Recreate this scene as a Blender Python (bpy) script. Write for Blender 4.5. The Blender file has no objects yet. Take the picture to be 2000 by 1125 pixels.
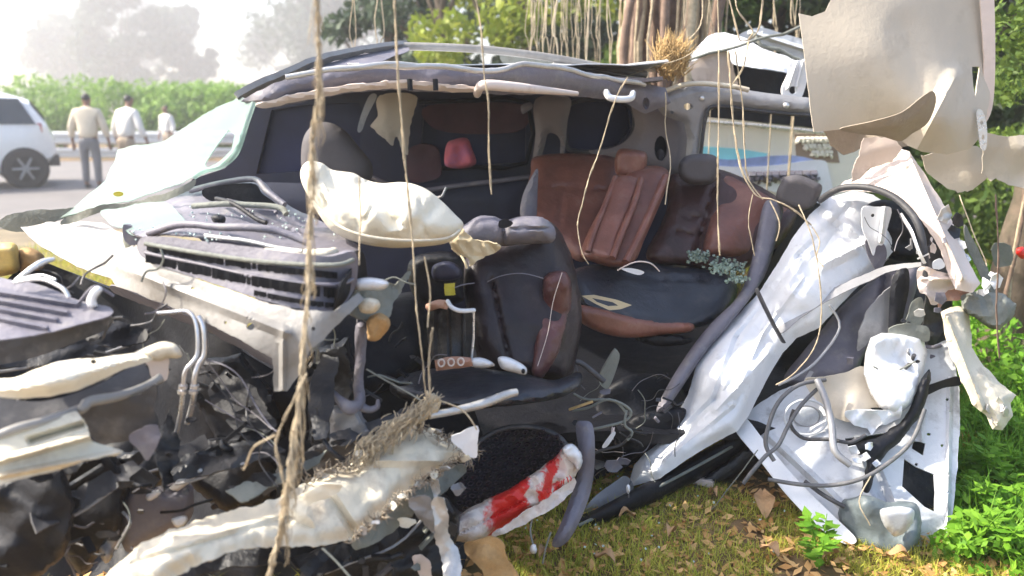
import bpy, bmesh, math, random
import numpy as np
from mathutils import Vector, Matrix, noise, geometry
random.seed(7); np.random.seed(7)
S = bpy.context.scene
COL = S.collection
# ---------------------------------------------------------------- camera
PITCH = math.radians(13.0); F = 1570.0; CZ = 1.5
cd = bpy.data.cameras.new('camera'); cam = bpy.data.objects.new('camera', cd); COL.objects.link(cam)
cam.location = (0, 0, CZ); cam.rotation_euler = (math.radians(90) - PITCH, 0, 0)
cd.sensor_width = 36; cd.lens = 36 * F / 2000.0; cd.clip_start = 0.05; cd.clip_end = 3000
cd.dof.use_dof = True; cd.dof.focus_distance = 2.9; cd.dof.aperture_fstop = 1.8
S.camera = cam
# ---------------------------------------------------------------- sky and sun
SUN_EL = math.radians(43); SUN_AZ = math.radians(-88)     # azimuth measured from +Y towards +X
w = bpy.data.worlds.new('World'); S.world = w; w.use_nodes = True
nt = w.node_tree; nt.nodes.clear()
sky = nt.nodes.new('ShaderNodeTexSky'); sky.sky_type = 'NISHITA'; sky.sun_disc = False
sky.sun_elevation = SUN_EL; sky.sun_rotation = SUN_AZ; sky.dust_density = 3.0; sky.air_density = 1.0; sky.ozone_density = 0.6
bg = nt.nodes.new('ShaderNodeBackground'); bg.inputs[1].default_value = 0.15
wo = nt.nodes.new('ShaderNodeOutputWorld')
nt.links.new(sky.outputs[0], bg.inputs[0]); nt.links.new(bg.outputs[0], wo.inputs[0])
ld = bpy.data.lights.new('sun', 'SUN'); ld.energy = 4.0; ld.angle = math.radians(0.9); ld.color = (1.0, 0.92, 0.79)
sun = bpy.data.objects.new('sun', ld); COL.objects.link(sun)
sd = Vector((math.sin(SUN_AZ) * math.cos(SUN_EL), math.cos(SUN_AZ) * math.cos(SUN_EL), math.sin(SUN_EL)))
sun.rotation_euler = sd.to_track_quat('Z', 'Y').to_euler(); sun.location = sd * 20
S.view_settings.view_transform = 'Standard'; S.view_settings.look = 'None'
S.view_settings.exposure = 1.5; S.view_settings.gamma = 1.0; S.view_settings.use_curve_mapping = False
S.cycles.max_bounces = 8; S.cycles.transparent_max_bounces = 16; S.cycles.volume_bounces = 1
HAZE = .0042

# ---------------------------------------------------------------- helpers: from a view ray and a distance to a place in the world
cp, sp = math.cos(PITCH), math.sin(PITCH)
def P(px, py, y):
    u = (px - 1000) / F; v = (562.5 - py) / F
    dy = cp + v * sp; dz = -sp + v * cp
    t = y / dy
    return Vector((u * t, y, CZ + dz * t))
def Pn(a):
    u = (a[:, 0] - 1000) / F; v = (562.5 - a[:, 1]) / F
    dy = cp + v * sp; dz = -sp + v * cp
    t = a[:, 2] / dy
    return np.stack([u * t, a[:, 2], CZ + dz * t], 1)
def G(px, py):
    v = (562.5 - py) / F
    dy = cp + v * sp; dz = -sp + v * cp
    t = CZ / -dz
    return Vector(((px - 1000) / F * t, dy * t, 0))

def mk(name, V, Fc, mat=None, parent=None, smooth=True, sharp=45, mats=None, fmat=None):
    V = np.asarray(V, float)
    c = (V.min(0) + V.max(0)) / 2
    me = bpy.data.meshes.new(name)
    me.from_pydata((V - c).tolist(), [], Fc)
    me.update()
    if mats:
        for m in mats: me.materials.append(m)
        if fmat is not None: me.polygons.foreach_set('material_index', np.asarray(fmat, dtype=np.int32))
    elif mat: me.materials.append(mat)
    if smooth:
        me.polygons.foreach_set('use_smooth', [True] * len(me.polygons))
        if sharp < 179: me.set_sharp_from_angle(angle=math.radians(sharp))
    o = bpy.data.objects.new(name, me); COL.objects.link(o)
    o.location = c
    if parent: setpar(o, parent)
    return o
def wloc(o):
    l = Vector(o.location)
    while o.parent: 
        o = o.parent; l = l + o.location
    return l
def setpar(o, parent):
    o.parent = parent
    o.location = Vector(o.location) - wloc(parent)
def tag(o, label, cat, group=None, kind=None):
    if label: o['label'] = label
    if cat: o['category'] = cat
    if group: o['group'] = group
    if kind: o['kind'] = kind
    return o
def thing(name, loc, label, cat, group=None):
    o = bpy.data.objects.new(name, None); COL.objects.link(o); o.location = loc; o.empty_display_size = .1
    return tag(o, label, cat, group)

def catmull(pts, n=6, closed=False):
    pts = [np.array(p, float) for p in pts]; out = []
    L = len(pts); R = range(L if closed else L - 1)
    for i in R:
        p0 = pts[(i - 1) % L] if (closed or i > 0) else pts[i]
        p1 = pts[i]; p2 = pts[(i + 1) % L]
        p3 = pts[(i + 2) % L] if (closed or i + 2 < L) else p2
        for k in range(n):
            t = k / n
            out.append(.5 * ((2 * p1) + (-p0 + p2) * t + (2 * p0 - 5 * p1 + 4 * p2 - p3) * t * t + (-p0 + 3 * p1 - 3 * p2 + p3) * t ** 3))
    if not closed: out.append(pts[-1])
    return out
def densify(pts, step, closed=True):
    out = []; L = len(pts)
    for i in range(L if closed else L - 1):
        a = np.array(pts[i], float); b = np.array(pts[(i + 1) % L], float)
        n = max(1, int(round(np.linalg.norm((b - a)[:2]) / step)))
        for k in range(n): out.append(a + (b - a) * k / n)
    return out
def inpoly(pts, poly):
    x = pts[:, 0]; y = pts[:, 1]; r = np.zeros(len(pts), bool); n = len(poly); j = n - 1
    for i in range(n):
        xi, yi = poly[i][:2]; xj, yj = poly[j][:2]
        if yi != yj:
            c = ((yi > y) != (yj > y)) & (x < (xj - xi) * (y - yi) / (yj - yi) + xi)
            r ^= c
        j = i
    return r
def edist(pts, poly):
    a = np.array(poly)[:, :2]; b = np.roll(a, -1, 0); d = b - a; l2 = (d ** 2).sum(1) + 1e-9
    best = np.full(len(pts), 1e9)
    for i in range(len(a)):
        t = np.clip(((pts - a[i]) @ d[i]) / l2[i], 0, 1)
        q = a[i] + t[:, None] * d[i]
        best = np.minimum(best, np.sqrt(((pts - q) ** 2).sum(1)))
    return best
def field(ctrl):
    c = np.array(ctrl, float); n = len(c)
    if n < 4 or np.ptp(c[:, 2]) < 1e-6:
        def f(p):
            w_ = 1 / (((p[:, None, :] - c[None, :, :2]) ** 2).sum(2) + 30) ** 1.0
            return (w_ * c[None, :, 2]).sum(1) / w_.sum(1)
        return f
    X = c[:, :2] / 100
    def U(r2): return np.where(r2 < 1e-12, 0, r2 * np.log(r2 + 1e-12) * .5)
    K = U(((X[:, None] - X[None]) ** 2).sum(2)) + np.eye(n) * 2e-2
    Pm = np.hstack([np.ones((n, 1)), X]); A = np.zeros((n + 3, n + 3)); A[:n, :n] = K; A[:n, n:] = Pm; A[n:, :n] = Pm.T
    s = np.linalg.lstsq(A, np.concatenate([c[:, 2], [0, 0, 0]]), rcond=None)[0]
    lo, hi = c[:, 2].min() - .25, c[:, 2].max() + .25
    def f(p):
        q = p / 100
        r = U(((q[:, None] - X[None]) ** 2).sum(2)) @ s[:n] + s[n] + q @ s[n + 1:]
        return np.clip(r, lo, hi)
    return f
def ridge(v, fr, octv=3):
    s = 0; a = 1
    for k in range(octv):
        s += a * (abs(noise.noise(v * fr)) * 2.4 - .5); a *= .5; fr *= 2.1
    return s
def lump(v, fr, octv=2):
    return noise.fractal(v * fr, 1.0, 2.0, octv)
def tri2d(outline, holes, res, extra=None):
    pts = np.array([p[:2] for p in outline])
    ed = [(i, (i + 1) % len(pts)) for i in range(len(pts))]
    allp = [pts]; base = len(pts)
    for h in holes:
        hp = np.array([p[:2] for p in h]); allp.append(hp)
        ed += [(base + i, base + (i + 1) % len(hp)) for i in range(len(hp))]; base += len(hp)
    mn = pts.min(0); mx = pts.max(0)
    gx, gy = np.meshgrid(np.arange(mn[0], mx[0], res), np.arange(mn[1], mx[1], res * .87))
    gx[1::2] += res / 2
    g = np.stack([gx.ravel(), gy.ravel()], 1) + np.random.uniform(-.22, .22, (gx.size, 2)) * res
    if len(g):
        k = inpoly(g, outline)
        for h in holes: k &= ~inpoly(g, h)
        g = g[k]
    if len(g):
        d = edist(g, outline)
        for h in holes: d = np.minimum(d, edist(g, h))
        g = g[d > res * .45]
    if extra is not None and len(extra):
        k = inpoly(extra, outline)
        for h in holes: k &= ~inpoly(extra, h)
        extra = extra[k]
        if len(extra):
            extra = extra[edist(extra, outline) > res * .25]
        if len(extra) and len(g):
            dd = np.sqrt(((g[:, None] - extra[None]) ** 2).sum(2)).min(1); g = g[dd > res * .55]
        g = np.vstack([g.reshape(-1, 2), extra])
    allp.append(g.reshape(-1, 2))
    A = np.vstack(allp)
    v, e, f, *_ = geometry.delaunay_2d_cdt([Vector(p) for p in A], ed, [], 0, 1e-4)
    v = np.array([tuple(q) for q in v]); f = np.array([t for t in f if len(t) == 3])
    cen = v[f].mean(1)
    k = inpoly(cen, outline)
    for h in holes: k &= ~inpoly(cen, h)
    f = f[k]
    u, inv = np.unique(f, return_inverse=True)
    return v[u], inv.reshape(-1, 3)
def shape_outline(out, curve, res, jag, seed):
    o = [p[:2] for p in out]
    if curve: o = catmull(o, 5, True)
    o = densify(o, res)
    if jag:
        r = []
        for p in o:
            q = Vector((p[0] * .035 + seed, p[1] * .035, seed * 1.7)); q2 = Vector((p[0] * .12 + seed, p[1] * .12, seed))
            r.append((p[0] + jag * (noise.noise(q) + .5 * noise.noise(q2) + .35 * noise.noise(q2 * 2.6)) * 1.6, p[1] + jag * (noise.noise(q + Vector((9, 9, 9))) + .5 * noise.noise(q2 + Vector((5, 5, 5)))) * 1.6))
        o = r
    return [np.array(p[:2], float) for p in o]
SEED = [1.0]
def crump(V, amp, fr, seed):
    """sharp straight creases in many directions, stronger in some patches than in others"""
    r = np.random.RandomState(int(seed * 100) % 100000); s = np.zeros(len(V))
    for k in range(8):
        n_ = r.normal(size=3); n_ /= np.linalg.norm(n_); m_ = r.normal(size=3); m_ /= np.linalg.norm(m_); f_ = fr * r.uniform(.35, .9) * (1 + .35 * k)
        t = V @ n_ * f_ + .22 * np.sin(V @ m_ * f_ * 2.2 + r.uniform(0, 6)) + r.uniform(0, 1)
        tri = 2 * np.abs(t - np.floor(t + .5)); q = r.normal(size=3)
        msk = np.clip(.5 + .9 * np.sin(V @ q * fr * .9 + r.uniform(0, 6)), 0, 1)
        s += amp / (1 + .45 * k) * (tri - .5) * msk * .9
    return s
def circ(cx, cy, rx, ry=None, n=12, rot=0):
    ry = ry or rx
    return [(cx + rx * math.cos(t) * math.cos(rot) - ry * math.sin(t) * math.sin(rot), cy + rx * math.cos(t) * math.sin(rot) + ry * math.sin(t) * math.cos(rot)) for t in [2 * math.pi * i / n for i in range(n)]]
def sheet(name, out, mat, parent=None, D=None, holes=(), th=.004, res=12, cr=0, crf=4, lum=0, lf=3, jag=0, curve=True, bulge=0, br=40, sharp=35, folds=()):
    """a bent metal, cloth or plastic sheet of real thickness; out = [(px,py[,Y])]; cr = crease depth (m); folds = [(px,py,px2,py2,width,depth)]"""
    SEED[0] += 3.17; sd_ = SEED[0]; res = max(3.5, res * .75)
    ctrl = [p for p in out if len(p) == 3] + (list(D) if isinstance(D, (list, tuple)) else [])
    if isinstance(D, (int, float)): ctrl = [(out[0][0], out[0][1], D)]
    fy = field(ctrl)
    o = shape_outline(out, curve, res, jag, sd_)
    hs = [densify([p[:2] for p in h], res * .8) for h in holes]
    ex = []
    for (ax, ay, bx, by, wd, dp) in folds:
        a = np.array((ax, ay), float); b_ = np.array((bx, by), float); L_ = np.linalg.norm(b_ - a); k_ = max(2, int(L_ / res)); n_ = np.array((-(b_ - a)[1], (b_ - a)[0])) / L_
        for i in range(k_ + 1):
            for s_ in (-1, 0, 1): ex.append(a + (b_ - a) * i / k_ + n_ * wd * s_)
    if ex:
        ke = []
        for p in ex:
            if all((p[0] - q[0]) ** 2 + (p[1] - q[1]) ** 2 > (res * .4) ** 2 for q in ke): ke.append(p)
        ex = np.array(ke)
    v, f = tri2d(o, hs, res, ex if len(ex) else None)
    if th <= .013: th = th * .5
    y = fy(v)
    if bulge:
        d = np.clip(edist(v, o) / br, 0, 1); y = y - bulge * np.sin(d * math.pi / 2) ** 1.3
    for (ax, ay, bx, by, wd, dp) in folds:
        a = np.array((ax, ay), float); d = np.array((bx - ax, by - ay), float); t = np.clip(((v - a) @ d) / (d @ d), 0, 1)
        q = a + t[:, None] * d; dd = np.sqrt(((v - q) ** 2).sum(1)); y = y - dp * np.maximum(0, 1 - dd / wd)
    V = Pn(np.column_stack([v, y]))
    if cr or lum:
        off = Vector((sd_, sd_ * .7, 0))
        dl = np.array([(lum * lump(Vector(p) + off, lf) if lum else 0) for p in V]) + (crump(V, cr, crf, sd_) + crump(V, min(.004, cr * .3), crf * 3.2, sd_ + 5) if cr else 0)
        V = Pn(np.column_stack([v, y + dl]))
    n = len(V)
    fn = np.cross(V[f[:, 1]] - V[f[:, 0]], V[f[:, 2]] - V[f[:, 0]])
    flip = fn[:, 1] > 0
    # make consistent: all triangles share one 2-D orientation, so one sign decides
    if flip.mean() > .5: f = f[:, ::-1]; fn = -fn
    vn = np.zeros_like(V)
    for k in range(3): np.add.at(vn, f[:, k], fn)
    vn /= np.linalg.norm(vn, axis=1)[:, None] + 1e-12
    B = V - vn * th
    E = {}
    for t in f.tolist():
        for a, b in ((t[0], t[1]), (t[1], t[2]), (t[2], t[0])): E[(a, b)] = 1
    faces = f.tolist() + [[t[2] + n, t[1] + n, t[0] + n] for t in f.tolist()]
    for (a, b) in E:
        if (b, a) not in E: faces.append([b, a, a + n, b + n])
    return mk(name, np.vstack([V, B]), faces, mat, parent, True, sharp)
def pillow(name, out, mat, parent=None, D=None, T=.15, R=35, res=11, lum=0, lf=4, cr=0, crf=5, jag=0, curve=True, sharp=60, grooves=(), pw=.5):
    """a padded or swollen solid; T = thickness (m), R = how far from its outline (px) it reaches full thickness"""
    SEED[0] += 3.17; sd_ = SEED[0]; res = max(3.5, res * .75)
    ctrl = [p for p in out if len(p) == 3] + (list(D) if isinstance(D, (list, tuple)) else [])
    if isinstance(D, (int, float)): ctrl = [(out[0][0], out[0][1], D)]
    fy = field(ctrl)
    o = shape_outline(out, curve, res, jag, sd_)
    v, f = tri2d(o, [], res)
    y = fy(v); e = edist(v, o)
    h = T / 2 * (1 - (1 - np.clip(e / R, 0, 1)) ** 2) ** pw
    bd = e < 1e-3
    g = np.zeros(len(v))
    for (ax, ay, bx, by, wd, dp) in grooves:
        a = np.array((ax, ay), float); d = np.array((bx - ax, by - ay), float); t = np.clip(((v - a) @ d) / (d @ d), 0, 1)
        q = a + t[:, None] * d; dd = np.sqrt(((v - q) ** 2).sum(1)); g = np.maximum(g, dp * np.maximum(0, 1 - dd / wd))
    V = Pn(np.column_stack([v, y - h + g * (h > 0)])); Bk = Pn(np.column_stack([v, y + h]))
    if cr or lum:
        off = Vector((sd_, sd_ * .7, 0))
        dl = np.array([(lum * lump(Vector(p) + off, lf) if lum else 0) for p in V]) + (crump(V, cr, crf, sd_) if cr else 0)
        dl *= np.clip(e / (R * .3), 0, 1)
        V = Pn(np.column_stack([v, y - h + g * (h > 0) + dl]))
    fn = np.cross(V[f[:, 1]] - V[f[:, 0]], V[f[:, 2]] - V[f[:, 0]])
    if (fn[:, 1] > 0).mean() > .5: f = f[:, ::-1]
    n = len(V); idx = np.arange(n) + n; idx[bd] = np.arange(n)[bd]
    faces = f.tolist() + [[int(idx[t[2]]), int(idx[t[1]]), int(idx[t[0]])] for t in f.tolist()]
    faces = [q for q in faces if len(set(q)) == 3]
    AV = np.vstack([V, Bk]); used = np.unique(np.array(faces)); rm = np.full(len(AV), -1); rm[used] = np.arange(len(used))
    # drop back copies of faces whose three corners all lie on the rim (they would double the front face)
    seen = set(); ff = []
    for q in faces:
        k = tuple(sorted(q))
        if k in seen: continue
        seen.add(k); ff.append([int(rm[i]) for i in q])
    return mk(name, AV[used], ff, mat, parent, True, sharp)
def tube3(name, pts, r, mat, parent=None, seg=7, sm=4, wob=0, sharp=60, flat=1.0):
    pts = [np.array(p, float) for p in pts]
    rr = r if isinstance(r, (list, tuple)) else [r] * len(pts)
    c = [np.append(p, q) for p, q in zip(pts, rr)]
    if sm > 1 and len(c) > 2: c = catmull(c, sm)
    V = []; Fc = []; c = [np.array(q) for q in c]
    prev = None; n = len(c); SEED[0] += 1.3; s0 = SEED[0]
    for i, q in enumerate(c):
        t = (c[min(i + 1, n - 1)] - c[max(i - 1, 0)])[:3]; t = t / (np.linalg.norm(t) + 1e-9)
        if prev is None:
            a = np.array((0, 0, 1.)) if abs(t[2]) < .9 else np.array((1., 0, 0)); prev = np.cross(t, a)
        b = prev - t * (prev @ t); b /= np.linalg.norm(b) + 1e-9; prev = b; d = np.cross(t, b)
        p = q[:3]
        if wob: p = p + wob * np.array(noise.noise_vector(Vector(p * 9) + Vector((s0, 0, 0))))
        for k in range(seg):
            an = 2 * math.pi * k / seg; V.append(p + q[3] * (b * math.cos(an) * flat + d * math.sin(an)))
    for i in range(n - 1):
        for k in range(seg):
            a = i * seg + k; b2 = i * seg + (k + 1) % seg; Fc.append([a, b2, b2 + seg, a + seg])
    Fc.append(list(range(seg))[::-1]); Fc.append([(n - 1) * seg + k for k in range(seg)])
    if name is None: return np.array(V), Fc
    return mk(name, V, Fc, mat, parent, True, sharp)
def tube(name, pts, r, mat, parent=None, **k):
    return tube3(name, [P(*p) for p in pts], r, mat, parent, **k)
def merge(lst):
    V = []; Fc = []; b = 0
    for v, f in lst:
        V.append(np.asarray(v)); Fc += [[i + b for i in q] for q in f]; b += len(v)
    return np.vstack(V), Fc
def boxg(c, s, rz=0, bev=0, ry=0):
    x, y, z = [q / 2 for q in s]
    V = [(-x, -y, -z), (x, -y, -z), (x, y, -z), (-x, y, -z), (-x, -y, z), (x, -y, z), (x, y, z), (-x, y, z)]
    R = Matrix.Rotation(rz, 3, 'Z') @ Matrix.Rotation(ry, 3, 'Y')
    V = [tuple(R @ Vector(v) + Vector(c)) for v in V]
    return np.array(V), [[0, 3, 2, 1], [4, 5, 6, 7], [0, 1, 5, 4], [1, 2, 6, 5], [2, 3, 7, 6], [3, 0, 4, 7]]
def bar(name, a, b, wd, hg, mat, parent=None, bev=.0):
    """straight rectangular bar between two world points, edges bevelled"""
    a = Vector(a); b = Vector(b); t = (b - a); L = t.length; q = t.to_track_quat('X', 'Z')
    bm = bmesh.new(); bmesh.ops.create_cube(bm, size=1)
    for v in bm.verts: v.co = q @ Vector((v.co.x * L, v.co.y * wd, v.co.z * hg)) + (a + b) / 2
    if bev: bmesh.ops.bevel(bm, geom=bm.edges[:], offset=bev, segments=2, affect='EDGES')
    bm.verts.index_update()
    V = [tuple(v.co) for v in bm.verts]; Fc = [[v.index for v in f.verts] for f in bm.faces]; bm.free()
    return mk(name, V, Fc, mat, parent, True, 30)

# ---------------------------------------------------------------- materials
def bit(name, x, y, s, sy, mat, parent, D, seed=0):
    r_ = random.Random(int(x * 7 + y * 13)); m = r_.randint(4, 6); a0 = r_.random() * 6
    out = [(x + s * r_.uniform(.6, 1.35) * math.cos(a0 + 6.28 * q / m), y + sy * r_.uniform(.6, 1.35) * math.sin(a0 + 6.28 * q / m)) for q in range(m)]
    return sheet(name, out, mat, parent, D=[(x - s, y, D + r_.uniform(-.02, .02)), (x + s, y, D + r_.uniform(-.02, .02)), (x, y - sy, D), (x + 1, y + sy, D + r_.uniform(-.03, .01))], th=.006, res=6, cr=.02, crf=12, curve=False, jag=.8)

def M(name, col, rough=.5, metal=0.0, var=.18, vs=5, bump=.15, bs=60, dirt=None, da=.5, ds=5, coat=0, trans=0, rv=.15, spec=.5, vor=None):
    m = bpy.data.materials.new(name); m.use_nodes = True; t = m.node_tree; N = t.nodes; L = t.links
    b = N['Principled BSDF']; tc = N.new('ShaderNodeTexCoord')
    def nz(sc, det=5, rg=.6):
        q = N.new('ShaderNodeTexNoise'); q.inputs['Scale'].default_value = sc; q.inputs['Detail'].default_value = det; q.inputs['Roughness'].default_value = rg
        L.new(tc.outputs['Object'], q.inputs['Vector']); return q
    def mix(fac, a, c):
        q = N.new('ShaderNodeMix'); q.data_type = 'RGBA'
        L.new(fac, q.inputs[0])
        for s_, i in ((a, 6), (c, 7)):
            if isinstance(s_, tuple): q.inputs[i].default_value = (*s_, 1)
            else: L.new(s_, q.inputs[i])
        return q.outputs[2]
    n1 = nz(vs); mr = N.new('ShaderNodeMapRange'); mr.inputs[1].default_value = .3; mr.inputs[2].default_value = .7; L.new(n1.outputs[0], mr.inputs[0])
    c = mix(mr.outputs[0], tuple(max(0, x * (1 - var)) for x in col), tuple(min(1, x * (1 + var)) for x in col))
    if dirt:
        n2 = nz(ds, 9, .68); r2 = N.new('ShaderNodeMapRange'); r2.inputs[1].default_value = .62 - .25 * da; r2.inputs[2].default_value = .78 - .12 * da; r2.inputs[4].default_value = min(1, .35 + da)
        L.new(n2.outputs[0], r2.inputs[0]); c = mix(r2.outputs[0], c, tuple(dirt))
    L.new(c, b.inputs['Base Color'])
    b.inputs['Metallic'].default_value = metal; b.inputs['Specular IOR Level'].default_value = spec
    n3 = nz(vs * 3); r3 = N.new('ShaderNodeMapRange'); r3.inputs[3].default_value = max(.02, rough - rv); r3.inputs[4].default_value = min(1, rough + rv); L.new(n3.outputs[0], r3.inputs[0]); L.new(r3.outputs[0], b.inputs['Roughness'])
    if coat: b.inputs['Coat Weight'].default_value = coat; b.inputs['Coat Roughness'].default_value = .12
    if trans: b.inputs['Transmission Weight'].default_value = trans
    if bump:
        n4 = nz(bs, 6); bp = N.new('ShaderNodeBump'); bp.inputs['Strength'].default_value = bump; bp.inputs['Distance'].default_value = .01
        h = n4.outputs[0]
        if vor:
            vq = N.new('ShaderNodeTexVoronoi'); vq.feature = 'DISTANCE_TO_EDGE'; vq.inputs['Scale'].default_value = vor; L.new(tc.outputs['Object'], vq.inputs['Vector'])
            ml = N.new('ShaderNodeMath'); ml.operation = 'ADD'; L.new(h, ml.inputs[0]); L.new(vq.outputs['Distance'], ml.inputs[1]); h = ml.outputs[0]
        L.new(h, bp.inputs['Height']); L.new(bp.outputs[0], b.inputs['Normal'])
    return m
DIRT = (.16, .12, .08)
m_white = M('white_paint', (.72, .73, .75), .32, var=.05, dirt=(.45, .43, .41), da=.25, ds=18, coat=.3, bump=.3, bs=22)
m_whitein = M('inner_door_paint', (.56, .58, .61), .4, var=.1, dirt=(.18, .17, .17), da=.42, ds=9, bump=.35, bs=24)
m_cream = M('cream_paint', (.66, .60, .47), .6, var=.14, vs=7, dirt=(.26, .19, .13), da=.46, ds=8, bump=.35, bs=35)
m_bare = M('torn_edge_metal', (.55, .54, .52), .4, metal=.5, var=.25, dirt=(.2, .17, .14), da=.5, bump=.3, bs=50)
m_grey = M('grey_painted_metal', (.30, .30, .31), .42, metal=.2, var=.2, dirt=(.14, .13, .13), da=.4, ds=6, bump=.2, bs=40)
m_lav = M('lavender_grey_plastic', (.145, .138, .168), .55, var=.2, dirt=(.25, .235, .22), da=.42, ds=12, bump=.35, bs=40)
m_cowl = M('cowl_paint', (.25, .24, .225), .48, var=.12, dirt=(.14, .125, .11), da=.45, ds=9, bump=.4, bs=24)
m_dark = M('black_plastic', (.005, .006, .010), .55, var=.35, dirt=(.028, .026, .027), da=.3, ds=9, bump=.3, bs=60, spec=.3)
m_dark2 = M('greasy_engine_metal', (.012, .014, .019), .45, metal=.2, var=.5, vs=12, dirt=(.05, .045, .038), da=.4, ds=9, bump=.6, bs=30)
m_navy = M('tinted_interior_trim', (.015, .018, .042), .5, var=.3, bump=.1)
m_leath = M('brown_leather', (.19, .076, .055), .42, var=.25, vs=7, dirt=(.26, .17, .14), da=.3, ds=9, bump=.7, bs=16)
m_leathd = M('dark_brown_leather', (.055, .024, .022), .45, var=.35, vs=7, dirt=(.14, .09, .08), da=.3, ds=9, bump=.7, bs=16)
m_blkl = M('black_leather', (.02, .024, .034), .33, var=.3, bump=.6, bs=14, dirt=(.07, .065, .065), da=.35, ds=8)
m_hr = M('grey_fabric_headrest', (.085, .078, .085), .75, var=.2, bump=.3, bs=200)
m_air = M('airbag_cloth', (.76, .70, .56), .9, var=.05, vs=4, dirt=(.50, .42, .30), da=.3, ds=5, bump=.6, bs=22)
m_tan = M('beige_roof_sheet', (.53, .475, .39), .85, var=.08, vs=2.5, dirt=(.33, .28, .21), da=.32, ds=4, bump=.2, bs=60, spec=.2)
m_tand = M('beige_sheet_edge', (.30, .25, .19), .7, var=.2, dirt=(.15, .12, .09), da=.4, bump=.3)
m_pink = M('pinkish_primer', (.66, .56, .50), .45, var=.1, dirt=(.30, .2, .16), da=.3, ds=6, bump=.2, bs=35)
m_rust = M('copper_coloured_tear', (.42, .22, .15), .5, var=.3, dirt=(.6, .45, .36), da=.4, ds=12, bump=.4)
m_trimg = M('greige_pillar_trim', (.19, .165, .17), .6, var=.12, dirt=(.12, .1, .1), da=.25, bump=.15, bs=120)
m_red = M('red_reflective_band', (.62, .02, .015), .35, var=.2, vs=14, dirt=(.55, .35, .3), da=.18, ds=22, bump=.4, bs=50)
m_band = M('white_reflective_band', (.66, .58, .52), .4, var=.15, vs=14, dirt=(.30, .15, .12), da=.35, ds=18, bump=.4, bs=50)
m_pipe = M('aluminium_pipe', (.62, .62, .64), .3, metal=.8, var=.15, bump=.1)
m_chrome = M('bright_metal', (.72, .72, .72), .28, metal=.6, var=.15, dirt=(.2, .2, .2), da=.25, ds=12, bump=.2)
m_rub = M('rubber_seal', (.045, .045, .05), .55, var=.3, dirt=(.16, .15, .14), da=.35, ds=10, bump=.2)
m_wire = M('wire_insulation', (.12, .11, .12), .5, var=.4)
m_root = M('aerial_root_bark', (.46, .38, .26), .8, var=.35, vs=20, dirt=(.26, .20, .13), da=.35, ds=14, bump=.6, bs=60)
m_rootd = M('brown_root_bark', (.20, .135, .10), .85, var=.35, vs=12, dirt=(.32, .25, .2), da=.35, ds=8, bump=.8, bs=30)
m_straw = M('dry_straw', (.50, .34, .15), .8, var=.35, vs=20, bump=.1)
m_yel = M('yellow_plastic', (.62, .52, .05), .45, var=.2, dirt=(.15, .13, .05), da=.3, ds=20, bump=.2)
m_ylw2 = M('ochre_cover', (.58, .42, .12), .6, var=.3, vs=8, dirt=(.30, .2, .12), da=.4, bump=.2)
m_rag = M('orange_brown_rag', (.42, .26, .11), .85, var=.35, vs=15, dirt=(.18, .1, .05), da=.4, ds=14, bump=.5)
m_sage = M('grey_green_dirty_cloth', (.19, .20, .175), .8, var=.25, vs=9, dirt=(.09, .08, .06), da=.35, ds=9, bump=.5, bs=60)
m_card = M('pale_card', (.62, .52, .34), .8, var=.15, bump=.1)
m_pinkc = M('pink_cloth', (.42, .10, .13), .85, var=.3, dirt=(.2, .12, .3), da=.4, ds=6)
m_pane = M('dark_blue_window', (.018, .022, .058), .40, var=.4, vs=2, bump=0, spec=.3)
m_seatk = M('black_maroon_leather', (.020, .012, .015), .42, var=.4, vs=7, dirt=(.07, .045, .045), da=.3, ds=9, bump=.7, bs=16, spec=.4)
m_maroon = M('maroon_reflection', (.055, .018, .026), .6, var=.3)  # colour of the warm reflections put into the far window
m_bolst = M('worn_maroon_leather', (.10, .036, .034), .4, var=.35, vs=12, dirt=(.26, .17, .17), da=.25, ds=14, bump=.4, bs=60)
m_blue = M('blue_print', (.10, .22, .52), .5, var=.5, vs=6, bump=0)
m_teal = M('grey_teal_cover', (.13, .16, .17), .5, var=.35, dirt=(.3, .3, .28), da=.4, ds=10, bump=.5, bs=20)
# ================================================================ SETTING
def leafmat(name, a, b2, rough=.55, tr=.35):
    m = bpy.data.materials.new(name); m.use_nodes = True; t = m.node_tree; N = t.nodes; L = t.links
    b = N['Principled BSDF']; geo = N.new('ShaderNodeNewGeometry'); r = N.new('ShaderNodeValToRGB')
    r.color_ramp.elements[0].color = (*a, 1); r.color_ramp.elements[1].color = (*b2, 1)
    L.new(geo.outputs['Random Per Island'], r.inputs[0]); L.new(r.outputs[0], b.inputs['Base Color'])
    b.inputs['Roughness'].default_value = rough; b.inputs['Specular IOR Level'].default_value = .3
    tl = N.new('ShaderNodeBsdfTranslucent'); L.new(r.outputs[0], tl.inputs[0])
    ms = N.new('ShaderNodeMixShader'); ms.inputs[0].default_value = tr
    L.new(b.outputs[0], ms.inputs[1]); L.new(tl.outputs[0], ms.inputs[2]); L.new(ms.outputs[0], N['Material Output'].inputs[0])
    return m
m_soil = M('leafy_soil', (.20, .125, .06), .95, var=.5, vs=3, dirt=(.07, .085, .025), da=.5, ds=2.2, bump=.9, bs=22)
m_road = M('worn_asphalt', (.15, .14, .14), .85, var=.15, vs=.8, dirt=(.22, .2, .18), da=.4, ds=.5, bump=.3, bs=40)
m_verge = M('dusty_verge', (.20, .16, .10), .95, var=.3, vs=1.5, dirt=(.08, .10, .04), da=.5, ds=1.2, bump=.6, bs=10)
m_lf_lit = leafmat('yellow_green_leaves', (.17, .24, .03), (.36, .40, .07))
m_lf_mid = leafmat('green_leaves', (.07, .13, .03), (.18, .26, .05))
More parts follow.
